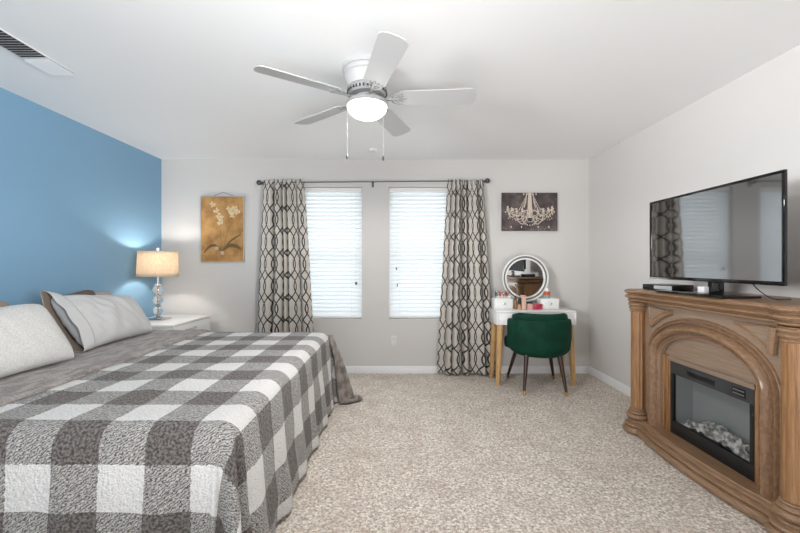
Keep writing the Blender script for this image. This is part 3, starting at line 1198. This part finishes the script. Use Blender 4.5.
lo = bpy.data.objects.new('table_lamp_light', L)
lo.location = (0, 0, SB + .158 - NZ)
lo.parent = lamp
COL.objects.link(lo)

# ------------------------------------------------------------------ dressing table
VX0, VX1, VY0, VY1, VZ = 1.022, 1.837, 3.827, 4.135, .765
va = thing('vanity_table', 'white dressing table with pine legs against the window wall', 'dressing table', ((VX0 + VX1) / 2, (VY0 + VY1) / 2, 0))
b = MB()
b.ab((VX0, VY0, VZ - .018), (VX1, VY1, VZ), .003)
b.ab((VX0, VY0, .62), (VX0 + .018, VY1, VZ - .018), .002)
b.ab((VX1 - .018, VY0, .62), (VX1, VY1, VZ - .018), .002)
b.ab((VX0 + .018, VY1 - .018, .62), (VX1 - .018, VY1, VZ - .018))
b.ab((VX0 + .018, VY0 + .012, .62), (VX1 - .018, VY1 - .018, .632))
b.build('body', 'white_gloss', va)
xm = (VX0 + VX1) / 2
for a, c in ((VX0 + .021, xm - .0015), (xm + .0015, VX1 - .021)):
    MB().ab((a, VY0 + .003, .624), (c, VY0 + .018, VZ - .021), .002).build('drawer', 'white_gloss', va)
for sx_, tx in ((-1, VX0 + .05), (1, VX1 - .05)):
    for sy_, ty in ((-1, VY0 + .045), (1, VY1 - .045)):
        top, bt = V((tx, ty, .62)), V((tx + sx_ * .032, ty + sy_ * .024, 0))
        b = MB()
        rr = []
        for p, r in ((bt, .022), (top, .036)):
            rr.append([p + V((r * math.cos(a), r * math.sin(a), 0)) for a in [PI / 16 + 2 * PI * k / 16 for k in range(16)]])
        b.rings(rr)
        b.build('leg', 'pine', va)

for x0_, x1_, nm in ((1.030 + .012, 1.240, 'small white drawer box left of the round mirror'), (1.535, 1.728, 'small white drawer box right of the round mirror')):
    bx = thing('drawer_box', nm, 'drawer box', ((x0_ + x1_) / 2, 4.05, VZ), group='drawer boxes')
    b = MB()
    b.ab((x0_, 3.985, VZ + .0005), (x1_, 4.125, VZ + .112), .003)
    b.build('body', 'white_gloss', bx)
    d = MB().ab((x0_ + .008, 3.979, VZ + .010), (x1_ - .008, 3.9845, VZ + .102), .002).build('drawer', 'white_gloss', bx)
    MB().lathe([(.001, 0), (.004, 0), (.004, .008), (.011, .012), (.011, .017), (.001, .020)], ((x0_ + x1_) / 2, 3.979, VZ + .060), 16, Matrix.Rotation(PI / 2, 4, 'X')).build('knob', 'chrome', d)

# round mirror
MXc, MYc, MZc, MR = 1.400, 4.088, 1.092, .252
mi = thing('round_mirror', 'round white-rimmed mirror standing on the dressing table', 'mirror', (MXc, MYc, VZ))
RX = Matrix.Rotation(PI / 2, 4, 'X')
MB().lathe([(.001, 0), (MR - .048, 0), (MR - .048, .004), (.001, .004)], (MXc, MYc, MZc), 64, RX).build('glass', 'mirror_glass', mi)


def ring(b, ra, rb, d0, d1):
    b.rings([[RX @ V((r * math.cos(a), r * math.sin(a), d)) + V((MXc, MYc, MZc)) for r, d in ((ra, d0), (ra, d1), (rb, d1), (rb, d0))] for a in [2 * PI * k / 72 for k in range(73)]], cap=False)


b = MB()
ring(b, MR - .014, MR, -.006, .020)
b.build('outer_rim', 'white_gloss', mi)
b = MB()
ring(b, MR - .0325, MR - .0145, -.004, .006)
b.build('grey_band', 'ash', mi)  # grey ring between the two white rims
b = MB()
ring(b, MR - .049, MR - .033, -.004, .013)
b.build('light_ring', 'white_gloss', mi)
MB().lathe([(.001, 0), (MR - .016, 0), (MR - .016, .008), (.001, .008)], (MXc, MYc + .014, MZc), 48, RX).build('backing', 'white_gloss', mi)
b = MB()
b.box((MXc, MYc + .012, VZ + .006), (.20, .075, .011), None, .003)
b.box((MXc, MYc + .018, VZ + .05), (.05, .014, .09), None, .003)
b.build('stand', 'white_gloss', mi)

# cosmetics
def tubes(name, label, x, y, z, r, h, m1, m2, cap_h, cat, group=None, mid=None):
    t = thing(name, label, cat, (x, y, z), 0, group)
    MB().lathe([(.0005, 0), (r, 0), (r, h - cap_h - .003), (r * .8, h - cap_h), (.0005, h - cap_h)], (x, y, z), 16).build('body', m1, t)
    MB().lathe([(.0005, h - cap_h), (r * .85, h - cap_h), (r * .85, h - .002), (r * .7, h), (.0005, h)], (x, y, z), 16).build('cap', m2, t)
    return t


DB = VZ + .112
org = thing('cosmetics_rack', 'clear rack of lipsticks on the left drawer box', 'organizer', (1.135, 4.045, DB))
b = MB()
b.ab((1.055, 3.995, DB + .0005), (1.222, 4.10, DB + .004))
b.build('tray', 'clear_acrylic', org)
MB().ab((1.055, 3.995, DB + .004), (1.222, 3.998, DB + .030)).build('front_panel', 'clear_acrylic', org)
MB().ab((1.055, 4.097, DB + .004), (1.222, 4.10, DB + .030)).build('back_panel', 'clear_acrylic', org)
cl = ['slate', 'teal_label', 'tan', 'red_deep', 'peach', 'rose', 'amber', 'plum', 'tan']
cn = ['slate', 'teal', 'tan', 'red', 'peach', 'rose', 'amber', 'plum', 'sandy']
pos = ['leftmost', 'second from the left', 'third from the left', 'fourth from the left', 'fifth from the left', 'sixth from the left', 'third from the right', 'second from the right', 'rightmost']
for i in range(9):
    tubes('lipstick', '%s lipstick tube, %s in the clear rack' % (cn[i], pos[i]), 1.068 + i * .0178, 4.047 + .012 * (i % 2), DB + .0042, .0075, .062 + .018 * ((i * 5) % 4) / 3 + (.012 if i < 2 else 0), cl[i], ['ash', 'chrome', 'rose', 'tan'][i % 4], .022, 'lipstick', 'lipsticks in the clear rack')

tubes('bottle', 'tall amber bottle with black cap beside the left drawer box', 1.262, 3.975, VZ, .014, .145, 'amber', 'black_plastic', .045, 'bottle')
tubes('bottle', 'black capped tan bottle left of the peach bottle', 1.298, 3.955, VZ, .016, .115, 'tan', 'black_plastic', .06, 'bottle')
t = thing('pump_bottle', 'peach pump bottle with a flat top in front of the round mirror', 'bottle', (1.340, 3.95, VZ))
MB().box((1.340, 3.95, VZ + .066), (.042, .034, .131), None, .006).build('body', 'peach', t)
MB().box((1.333, 3.95, VZ + .142), (.055, .036, .02), None, .004).build('pump_head', 'pink_soft', t)
t = thing('compact', 'small pink box with a dark lid left of the red organizer', 'box', (1.400, 3.95, VZ))
MB().box((1.400, 3.95, VZ + .032), (.052, .04, .063), None, .003).build('body', 'pink_soft', t)
MB().box((1.400, 3.95, VZ + .074), (.054, .042, .020), None, .003).build('lid', 'black_satin', t)
t = thing('makeup_organizer', 'clear organizer of pink and red cosmetics in front of the mirror', 'organizer', (1.478, 3.95, VZ))
b = MB()
b.ab((1.430, 3.925, VZ + .0005), (1.535, 3.985, VZ + .003))
b.ab((1.430, 3.925, VZ + .003), (1.4325, 3.985, VZ + .060))
b.ab((1.5325, 3.925, VZ + .003), (1.535, 3.985, VZ + .060))
b.build('shell', 'clear_acrylic', t)
for k, mname in enumerate(('pink_hot', 'red_deep', 'pink_hot', 'rose', 'pink_hot', 'red_deep')):
    i, j = k % 3, k // 3
    tag(MB().box((1.450 + i * .0325, 3.955, VZ + .0175 + j * .0295), (.031, .045, .0285), None, .004).build('blusher', mname, origin=(1.450 + i * .0325, 3.955, VZ + .0035 + j * .0295)),
        ('%s blusher case, %s of the %s row in the clear organizer' % (('hot pink', 'red', 'hot pink', 'rose', 'hot pink', 'red')[k], ('left', 'middle', 'right')[i], ('bottom', 'top')[j])), 'cosmetics', 'blushers in the clear organizer')
t = thing('jar', 'small jar with orange and teal label on the right drawer box', 'jar', (1.612, 4.018, DB))
MB().lathe([(.001, .0), (.032, 0), (.033, .004), (.033, .078), (.001, .078)], (1.612, 4.018, DB + .0004), 24).build('body', 'clear_acrylic', t)
MB().lathe([(.001, .004), (.031, .004), (.031, .034), (.001, .034)], (1.612, 4.018, DB), 24).build('teal_contents', 'teal_label', t)
MB().lathe([(.0335, .036), (.0345, .036), (.0345, .074), (.0335, .074)], (1.612, 4.018, DB), 24).build('label_band', 'orange_label', t)
MB().lathe([(.001, .0785), (.028, .0785), (.028, .094), (.012, .098), (.010, .112), (.001, .114)], (1.612, 4.018, DB), 20).build('lid', 'white_gloss', t)

# ------------------------------------------------------------------ green chair
CRZ = math.radians(-5)
ch = thing('vanity_chair', 'green velvet barrel chair with dark legs tucked under the dressing table', 'chair', (1.432, 3.79, 0), CRZ)
CM = WM[ch.name]


def shell(ra, rb, z0f, z1f, a0, a1, n, th, lip):
    """padded wall following an ellipse around the seat; a measured from +x through -y"""
    b = MB()
    rr = []
    for i in range(n + 1):
        a = a0 + (a1 - a0) * i / n
        e = min(1, min(i, n - i) / (n * .05) + .0)
        e = math.sqrt(max(0.05, 1 - (1 - e) ** 2))
        z0, z1 = z0f(a), z1f(a)
        sec = []
        m = 20
        for k in range(m):
            q = 2 * PI * k / m
            c_, s_ = math.cos(q), math.sin(q)
            # rounded rectangle
            pw = .35
            dx = math.copysign(abs(c_) ** pw, c_) * th / 2 * e
            dz = math.copysign(abs(s_) ** pw, s_) * (z1 - z0) / 2 * (1 - .08 * (1 - e))
            zz = (z0 + z1) / 2 + dz
            tuck = lip * max(0, (z0 + .10 - zz) / .10) ** 2      # rounded underside
            sec.append(CM @ V(((ra + dx - tuck) * math.cos(a), (rb + dx - tuck) * math.sin(a), zz)))
        rr.append(sec)
    b.rings(rr)
    return b


a0, a1 = math.radians(178), math.radians(362)
back = lambda a: max(0.0, -math.sin(a))
shell(.285, .235, lambda a: .338 + .02 * (1 - back(a)), lambda a: .698 + .014 * back(a), a0, a1, 60, .058, .06).build('outer_shell', 'green_velvet', ch, smooth=60)
shell(.254, .204, lambda a: .46, lambda a: .730 + .036 * min(1, back(a) * 1.8), math.radians(187), math.radians(353), 50, .052, .0).build('back_cushion', 'green_velvet', ch, smooth=60)
b = MB()
rr = []
for (s_, z) in ((.05, .365), (.90, .365), (.98, .375), (1.0, .40), (1.0, .45), (.985, .475), (.93, .488), (.05, .492)):
    ring_ = []
    for k in range(40):
        a = 2 * PI * k / 40
        x, y = math.cos(a), math.sin(a)
        ex = (.252 if y < 0 else .252 + .073 * min(1, y * 2.2)) * math.copysign(abs(x) ** .6, x) * s_
        ey = (.19 if y < 0 else .31) * math.copysign(abs(y) ** .75, y) * s_
        ring_.append(CM @ V((ex, ey, z)))
    rr.append(ring_)
b.rings(rr)
b.build('seat', 'green_velvet', ch, smooth=60)
for (tx, ty, bx_, by_) in ((-.155, -.16, -.20, -.245), (.155, -.16, .195, -.245), (-.165, .19, -.245, .305), (.165, .19, .25, .305)):
    top, bt = V((tx, ty, .366)), V((bx_, by_, 0))
    md_ = bt.lerp(top, .105)
    rad = lambda t: .0125 + .0115 * t
    rr = lambda p, r: [CM @ (p + V((r * math.cos(a), r * math.sin(a), 0))) for a in [2 * PI * k / 14 for k in range(14)]]
    b = MB()
    b.rings([rr(md_, rad(.105)), rr(top, rad(1.0))])
    lg = b.build('leg', 'walnut', ch)
    b = MB()
    b.rings([rr(bt, rad(0)), rr(md_, rad(.105) + .0006)])
    b.build('brass_tip', 'brass', lg)

# ------------------------------------------------------------------ fireplace
YL, YRt = 2.774, 1.678
CX, CR = 1.785, .047
YCt = (YL + YRt) / 2
fp = thing('electric_fireplace', 'carved brown wood mantel fireplace with a black glass firebox', 'fireplace', (2.0, YCt, 0))


def outline(xmid, bow, rc):
    """plan line of a moulding: round at both columns, bowed between, ends at the wall"""
    pts = []
    wallx = XR - .003
    n = 14
    # start at wall beyond the far column
    pts.append((wallx, YL + rc * .97))
    pts.append(((wallx + CX) / 2, YL + rc * .97))
    for k in range(n + 1):
        a = PI / 2 + (PI * .80) * k / n
        pts.append((CX + rc * math.cos(a), YL + rc * math.sin(a)))
    ya, yb_ = pts[-1][1], YRt + (YL - pts[-1][1])
    xa = pts[-1][0]
    m = 36
    for k in range(1, m):
        t = k / m
        y = ya + (yb_ - ya) * t
        s_ = min(t, 1 - t) * 2
        e = min(1, s_ / .32)
        e = e * e * (3 - 2 * e)
        x = xa + (xmid - xa) * e - bow * math.sin(PI * t) ** .8 * e
        pts.append((x, y))
    for k in range(n + 1):
        a = -PI / 2 - PI * .80 + (PI * .80) * k / n
        pts.append((CX + rc * math.cos(a), YRt + rc * math.sin(a)))
    pts.append(((wallx + CX) / 2, YRt - rc * .97))
    pts.append((wallx, YRt - rc * .97))
    return pts


def offset_ring(pts, off, z):
    n = len(pts)
    res = []
    for i, p in enumerate(pts):
        a, c = V(pts[max(i - 1, 0)]), V(pts[min(i + 1, n - 1)])
        t = (c - a).normalized()
        nn = V((t.y, -t.x))
        if i in (0, n - 1):
            nn = V((0, 1 if i == 0 else -1))
        q_ = V(p) + nn * off
        res.append(V((min(q_.x, XR - .003), q_.y, z)))
    return res


def moulding(pts, prof):
    b = MB()
    b.rings([offset_ring(pts, o, z) for o, z in prof])
    return b


def arcprof(o0, z0, o1, z1, bulge, n=6):
    r = []
    for k in range(n + 1):
        t = k / n
        dz, do = z1 - z0, o1 - o0
        r.append((o0 + do * t + bulge * math.sin(PI * t), z0 + dz * t))
    return r


base_o = outline(1.735, .040, .088)
moulding(base_o, [(-.02, .0005), (-.006, .0005)] + arcprof(-.004, .002, -.004, .048, .016) + [(-.015, .051), (-.015, .054)] + arcprof(-.013, .055, -.016, .078, .012) + [(-.026, .080), (-.026, .083)]
         + arcprof(-.027, .084, -.034, .102, .008) + [(-.042, .106), (-.046, .112), (-.06, .112)]).build('plinth', 'oak_level', fp, smooth=28)
shelf_o = outline(1.742, 0.0, .072)
moulding(shelf_o, [(-.03, .968), (-.016, .968)] + arcprof(-.014, .969, -.012, .984, .008) + [(-.018, .986), (-.018, .989)] + arcprof(-.010, .990, -.008, 1.020, .022) + [(-.012, 1.022), (-.012, 1.025), (-.003, 1.027)]
         + arcprof(-.001, 1.028, .001, 1.055, .017) + [(-.006, 1.058), (-.02, 1.058)]).build('mantel_shelf', 'oak_level', fp, smooth=28)
for yc in (YL, YRt):
    R_ = CR
    col = MB().lathe([(R_ * .98, .184), (R_ * .98, .19), (R_ * .97, .20), (R_ * .95, .88), (R_ * .95, .89), (R_ * .95, .896)], (CX, yc, 0), 96, None, (9, .197, .882, .0045))
    col = col.build('column', 'oak_vertical', fp, smooth=60)
    MB().lathe([(.001, .1122), (R_ + .022, .1122)] + [(R_ + .022 + .008 * math.sin(PI * k / 6), .114 + .024 * k / 6) for k in range(7)] + [(R_ + .012, .142)]
               + [(R_ + .008 + .008 * math.sin(PI * k / 6), .144 + .018 * k / 6) for k in range(7)] + [(R_ + .004, .166)] + [(R_ + .001 + .006 * math.sin(PI * k / 6), .168 + .014 * k / 6) for k in range(7)] + [(.001, .184)], (CX, yc, 0), 40).build('column_base', 'oak_level', col)
    MB().lathe([(.001, .890)] + [(R_ + .000 + .006 * math.sin(PI * k / 6), .892 + .014 * k / 6) for k in range(7)] + [(R_ + .002, .910)]
               + [(R_ + .004 + .008 * math.sin(PI * k / 6), .912 + .018 * k / 6) for k in range(7)] + [(R_ + .006, .934)]
               + [(R_ + .008 + .009 * math.sin(PI * k / 6), .936 + .020 * k / 6) for k in range(7)] + [(R_ + .012, .962), (.001, .9675)], (CX, yc, 0), 40).build('column_capital', 'oak_level', col)

# front panel with an arched hole
PXF = 1.820
ACY = YCt + .012
SPZ = .605
HW_o, RI_o = .462, .298
HW_i, RI_i = .355, .186


def arch_pts(hw, rise, n=40, zb=.112):
    p = [(ACY + hw, zb), (ACY + hw, .30)]
    for k in range(n + 1):
        a = PI * k / n
        p.append((ACY + hw * math.cos(a), SPZ + rise * math.sin(a)))
    p += [(ACY - hw, .30), (ACY - hw, zb)]
    return p


hole = arch_pts(HW_i - .004, RI_i - .004)
outr = []
ye0, ye1 = YL - .035, YRt + .035
for (y, z) in hole:
    # matching outer boundary point
    if z <= SPZ and y > ACY:
        outr.append((ye0, z))
    elif z <= SPZ and y < ACY:
        outr.append((ye1, z))
    else:
        a = math.atan2((z - SPZ) / RI_o, (y - ACY) / HW_o)
        t = (ACY - y) / HW_i * .5 + .5
        yy_ = ye0 + (ye1 - ye0) * min(1, max(0, (t - .06) / .88))
        zz_ = .9675
        if t < .06:
            zz_ = SPZ + (.9675 - SPZ) * t / .06
        if t > .94:
            zz_ = SPZ + (.9675 - SPZ) * (1 - t) / .06
        outr.append((yy_, zz_))
b = MB()
n = len(hole)
for d0, d1 in ((PXF, PXF + .03),):
    fr = [[b.bm.verts.new((d0, *p)) for p in hole], [b.bm.verts.new((d0, *p)) for p in outr]]
    bk = [[b.bm.verts.new((d1, *p)) for p in hole], [b.bm.verts.new((d1, *p)) for p in outr]]
    for i in range(n - 1):
        b.bm.faces.new((fr[0][i], fr[0][i + 1], fr[1][i + 1], fr[1][i]))
        b.bm.faces.new((fr[0][i], bk[0][i], bk[0][i + 1], fr[0][i + 1]))
        b.bm.faces.new((bk[0][i], bk[0][i + 1], bk[1][i + 1], bk[1][i]))
b.build('front_panel', 'oak_panel', fp, smooth=30)
# side cheeks behind the columns
for yc, s_ in ((YL, 1), (YRt, -1)):
    MB().ab((1.815, yc - s_ * .036, .1125), (XR - .003, yc + s_ * .055, .9675), .002).build('side_panel', 'oak_vertical', fp)


def arch_mould(hw0, rise0, wid, prof, name, mat):
    """prof: list of (t across 0..1 outwards, x)"""
    b = MB()
    base = arch_pts(hw0, rise0, 48)
    rings_ = []
    for i, p in enumerate(base):
        a, c = V(base[max(i - 1, 0)]), V(base[min(i + 1, len(base) - 1)])
        t = (c - a).normalized()
        nn = V((t.y, -t.x))
        if nn.dot(V((p[0] - ACY, max(0, p[1] - SPZ) + .001))) < 0:
            nn = -nn
        if i < 3 or i > len(base) - 4:
            nn = V((1 if p[0] > ACY else -1, 0))
        rings_.append([V((x, p[0] + nn.x * wid * tt, p[1] + nn.y * wid * tt)) for tt, x in prof])
    b.rings(rings_)
    return b.build(name, mat, fp, smooth=32)


rp = lambda t0, t1, x, hgt, n=7: [(t0 + (t1 - t0) * k / n, x - hgt * math.sin(PI * k / n)) for k in range(n + 1)]
arch_mould(HW_i, RI_i, .121, [(0, PXF + .02), (0, PXF + .002)] + rp(.02, .14, PXF - .002, .013) + [(.155, PXF + .006), (.17, PXF + .006)] + rp(.185, .66, PXF - .004, .036) + [(.675, PXF + .004), (.69, PXF + .004)]
           + rp(.705, .84, PXF - .003, .016) + [(.85, PXF + .003), (.865, PXF + .003)] + rp(.88, 1.0, PXF - .001, .010) + [(1.0, PXF + .0)], 'arch_moulding', 'oak_arch')
# inner stepped jambs
for s_, yj in ((1, ACY + HW_i), (-1, ACY - HW_i)):
    b = MB()
    k = yj - s_ * .004
    b.ab((PXF + .012, k, .1125), (PXF + .06, k - s_ * .020, SPZ + .02), .004)
    b.ab((PXF + .022, k - s_ * .021, .1125), (PXF + .06, k - s_ * .038, SPZ + .02), .005)
    b.ab((PXF + .030, k - s_ * .039, .1125), (PXF + .06, k - s_ * .052, SPZ + .01), .004)
    b.build('jamb_moulding', 'oak_vertical', fp)
# tympanum above the firebox
tp = arch_pts(HW_i + .004, RI_i + .004, 40, .1125)
tp = [(y, max(z, .612)) for y, z in tp[2:-2]]
b = MB()
b.prism(tp, PXF + .034, PXF + .05, lambda y, z, d: V((d, y, z)))
b.build('tympanum', 'oak_panel', fp)
IY0, IY1, IZ0, IZ1 = ACY + .2965, ACY - .2965, .1125, .592
b = MB()
for k in range(3):
    b.tube([(PXF + .027 - .003 * k, IY0 + .014, IZ1 + .006 + .0095 * k), (PXF + .027 - .003 * k, IY1 - .014, IZ1 + .006 + .0095 * k)], .0058, 8)
b.build('header_bead', 'oak_panel', fp)
# spandrels
for s_ in (1, -1):
    yc = ACY + s_ * .492
    A = (ACY + s_ * .485, .955 - .012)
    Bp = (ACY + s_ * .235, .955 - .012)
    C_ = (ACY + s_ * .485, .745)
    curve = []
    for k in range(13):
        t = k / 12
        th = math.radians(64 - 44 * t)
        curve.append((ACY + s_ * (HW_o + .060) * math.cos(th), SPZ + (RI_o + .060) * math.sin(th)))
    curve = [(y, min(z, .938)) for y, z in curve]
    curve = [p for p in curve if abs(p[0] - ACY) < .440]
    A = (ACY + s_ * .444, .940)
    tri = [A] + curve
    b = MB()
    inn = [(y, z) for y, z in tri]
    b.prism(inn, PXF - .010, PXF + .002, lambda y, z, d: V((d, y, z)))
    sp = b.build('spandrel_panel', 'oak_panel', fp)
    lp = [V((PXF - .010, y, z)) for y, z in tri]
    b = MB()
    b.tube(lp[1:], .018 if s_ > 0 else .008, 10)
    b.tube([lp[-1], lp[0]], .008 if s_ > 0 else .021, 10)
    b.tube([lp[0], lp[1]], .006, 8)
    b.build('bead', 'oak_level', sp)

# firebox insert
ins = MB()
fx = PXF + .030
ins.ab((fx, IY0, IZ0), (fx + .02, IY1, IZ0 + .082), .002)
ins.ab((fx, IY0, IZ0 + .082), (fx + .02, IY0 - .024, IZ1 - .082), .001)
ins.ab((fx, IY1 + .024, IZ0 + .082), (fx + .02, IY1, IZ1 - .082), .001)
ib = ins.build('firebox', 'black_satin', fp)
MB().ab((fx, IY0, IZ1 - .082), (fx + .02, IY1, IZ1), .002).build('top_panel', 'charcoal', ib)
b = MB()
b.ab((fx + .14, IY0 - .01, IZ0 + .05), (fx + .145, IY1 + .01, IZ1 - .06))
b.ab((fx + .021, IY0 - .01, IZ0 + .05), (fx + .14, IY0 - .014, IZ1 - .06))
b.ab((fx + .021, IY1 + .014, IZ0 + .05), (fx + .14, IY1 + .01, IZ1 - .06))
b.ab((fx + .021, IY0 - .014, IZ0 + .045), (fx + .14, IY1 + .014, IZ0 + .05))
b.ab((fx + .021, IY0 - .014, IZ1 - .064), (fx + .14, IY1 + .014, IZ1 - .06))
b.build('lining', 'firebox_lining', ib)
MB().ab((fx + .008, IY0 - .0245, IZ0 + .0825), (fx + .011, IY1 + .0245, IZ1 - .0825)).build('glass', 'firebox_glass', ib)
yv = ACY + .045
b = MB()
b.ab((fx - .0015, yv + .105, IZ1 - .060), (fx + .004, yv - .105, IZ1 - .030), .001)
b.mi = 1
for k in range(3):
    b.ab((fx - .003, yv + .10, IZ1 - .055 + .008 * k), (fx - .0012, yv - .10, IZ1 - .0525 + .008 * k))
b.build('vent_slot', ['black_plastic', 'black_satin'], ib)
b = MB()
yk = IY1 + .085
b.ab((fx - .002, yk + .04, IZ1 - .066), (fx + .004, yk - .04, IZ1 - .018), .001)
b.mi = 1
for r_ in range(2):
    for k in range(5):
        b.box((fx - .0024, yk + .028 - .014 * k, IZ1 - .032 - .020 * r_), (.0012, .007, .004))
b.build('control_panel', ['black_plastic', 'silver_plastic'], ib)
# logs and embers
b = MB()
rs = random.Random(5)


def emb(u, v):
    y = IY0 - .02 + (IY1 - IY0 + .04) * u
    x = fx + .024 + .11 * v
    hh = .10 * math.sin(PI * min(1, max(0, u))) ** .7 * (.25 + .75 * math.sin(PI * (v * .75 + .12)))
    hh *= .6 + .6 * abs(noise.noise(V((u * 9, v * 3, 2)))) + .35 * abs(noise.noise(V((u * 26, v * 9, 4))))
    return V((x, y, IZ0 + .055 + hh))


b.grid(emb, 90, 18)
b.build('ember_bed', 'ember_bed', ib, smooth=40)
for (ya, yb2, za, zb2, xx, r) in ((.16, -.02, .17, .215, .075, .020), (.05, -.17, .205, .17, .085, .022), (.02, -.12, .225, .19, .06, .016), (.2, .06, .165, .19, .05, .014)):
    p0, p1 = V((fx + xx, ACY + ya, IZ0 + za - .112 + .05)), V((fx + xx + .01, ACY + yb2, IZ0 + zb2 - .112 + .05))
    pts = [p0.lerp(p1, k / 7) + V((0, 0, .006 * noise.noise(V((k * .7, r * 50, 1))))) for k in range(8)]
    MB().tube(pts, [r * (1 + .18 * noise.noise(V((k * 1.3, r * 90, 3)))) for k in range(8)], 10).build('log', 'ember_bed', ib)

# ------------------------------------------------------------------ television and box on the mantel
TZ = 1.0592
tyc, txc = 2.252, 1.842
TW, TH = .958, .553
trz = math.radians(90.6)
tv = thing('television', 'black flat television on a glossy stand on the mantel', 'television', (txc, tyc, TZ), 0)
TM = Matrix.Translation((txc, tyc, 1.138 + TH / 2)) @ Matrix.Rotation(math.radians(-.5), 4, 'Z')
tb = lambda b, a, c, bev=0: b.box(TM @ ((V(a) + V(c)) / 2), tuple(abs(x) for x in (V(c) - V(a))), Matrix.Rotation(math.radians(-.5), 3, 'Z'), bev)
b = MB()
bw = .014
tb(b, (-.004, -TW / 2, TH / 2 - bw), (.012, TW / 2, TH / 2), .002)
tb(b, (-.004, -TW / 2, -TH / 2), (.012, TW / 2, -TH / 2 + .020), .002)
tb(b, (-.004, -TW / 2, -TH / 2 + .020), (.012, -TW / 2 + bw, TH / 2 - bw), .002)
tb(b, (-.004, TW / 2 - bw, -TH / 2 + .020), (.012, TW / 2, TH / 2 - bw), .002)
b.build('bezel', 'black_gloss', tv)
b = MB()
tb(b, (.0, -TW / 2 + bw, -TH / 2 + .020), (.010, TW / 2 - bw, TH / 2 - bw))
b.build('screen', 'screen_glass', tv)
b = MB()
tb(b, (.0122, -TW / 2 + .08, -TH / 2 + .03), (.062, TW / 2 - .08, TH / 2 - .12), .01)
b.build('rear_housing', 'black_plastic', tv)
b = MB()
b.ab((txc + .004, tyc - .112, TZ + .0125), (txc + .03, tyc - .027, 1.1375), .003)
b.build('neck', 'black_gloss', tv)
b = MB()
b.ab((txc - .115, tyc - .26, TZ + .0005), (txc + .10, tyc + .26, TZ + .012), .004)
b.build('stand_plate', 'black_gloss', tv)
b = MB()
b.tube(bez([(txc + .05, tyc - .24, 1.20), (txc + .045, tyc - .262, 1.145), (txc + .06, tyc - .29, 1.10), (txc + .09, tyc - .33, TZ + .005), (txc + .17, tyc - .34, TZ + .004)], 6), .0025, 6)
b.build('power_cord', 'black_plastic', tv)
tag(MB().ab((txc - .03, tyc - .040, TZ + .0125), (txc + .003, tyc + .008, TZ + .050), .004).build('sensor_box', 'white_enamel', origin=(txc, tyc - .015, TZ + .0125)),
    'small white box on the television stand beside its neck', 'box')
bx = thing('media_box', 'flat black media player with a silver front, left of the television stand', 'media player', (1.925, 2.665, TZ))
Rb = Matrix.Rotation(math.radians(15.3), 3, 'Z')
BC = V((1.925, 2.665, TZ))
MB().box(BC + V((0, 0, .021)), (.190, .228, .036), Rb, .004).build('case', 'black_plastic', bx)
MB().box(BC + Rb @ V((-.0958, -.042, .021)), (.002, .130, .024), Rb, .0005).build('front_panel', 'silver_plastic', bx)
b = MB()
for dx in (-.06, .06):
    for dy in (-.09, .09):
        p = BC + Rb @ V((dx, dy, 0))
        b.lathe([(.001, .0004), (.010, .0004), (.010, .0034), (.001, .0034)], p, 12)
b.build('rubber_feet', 'black_satin', bx)
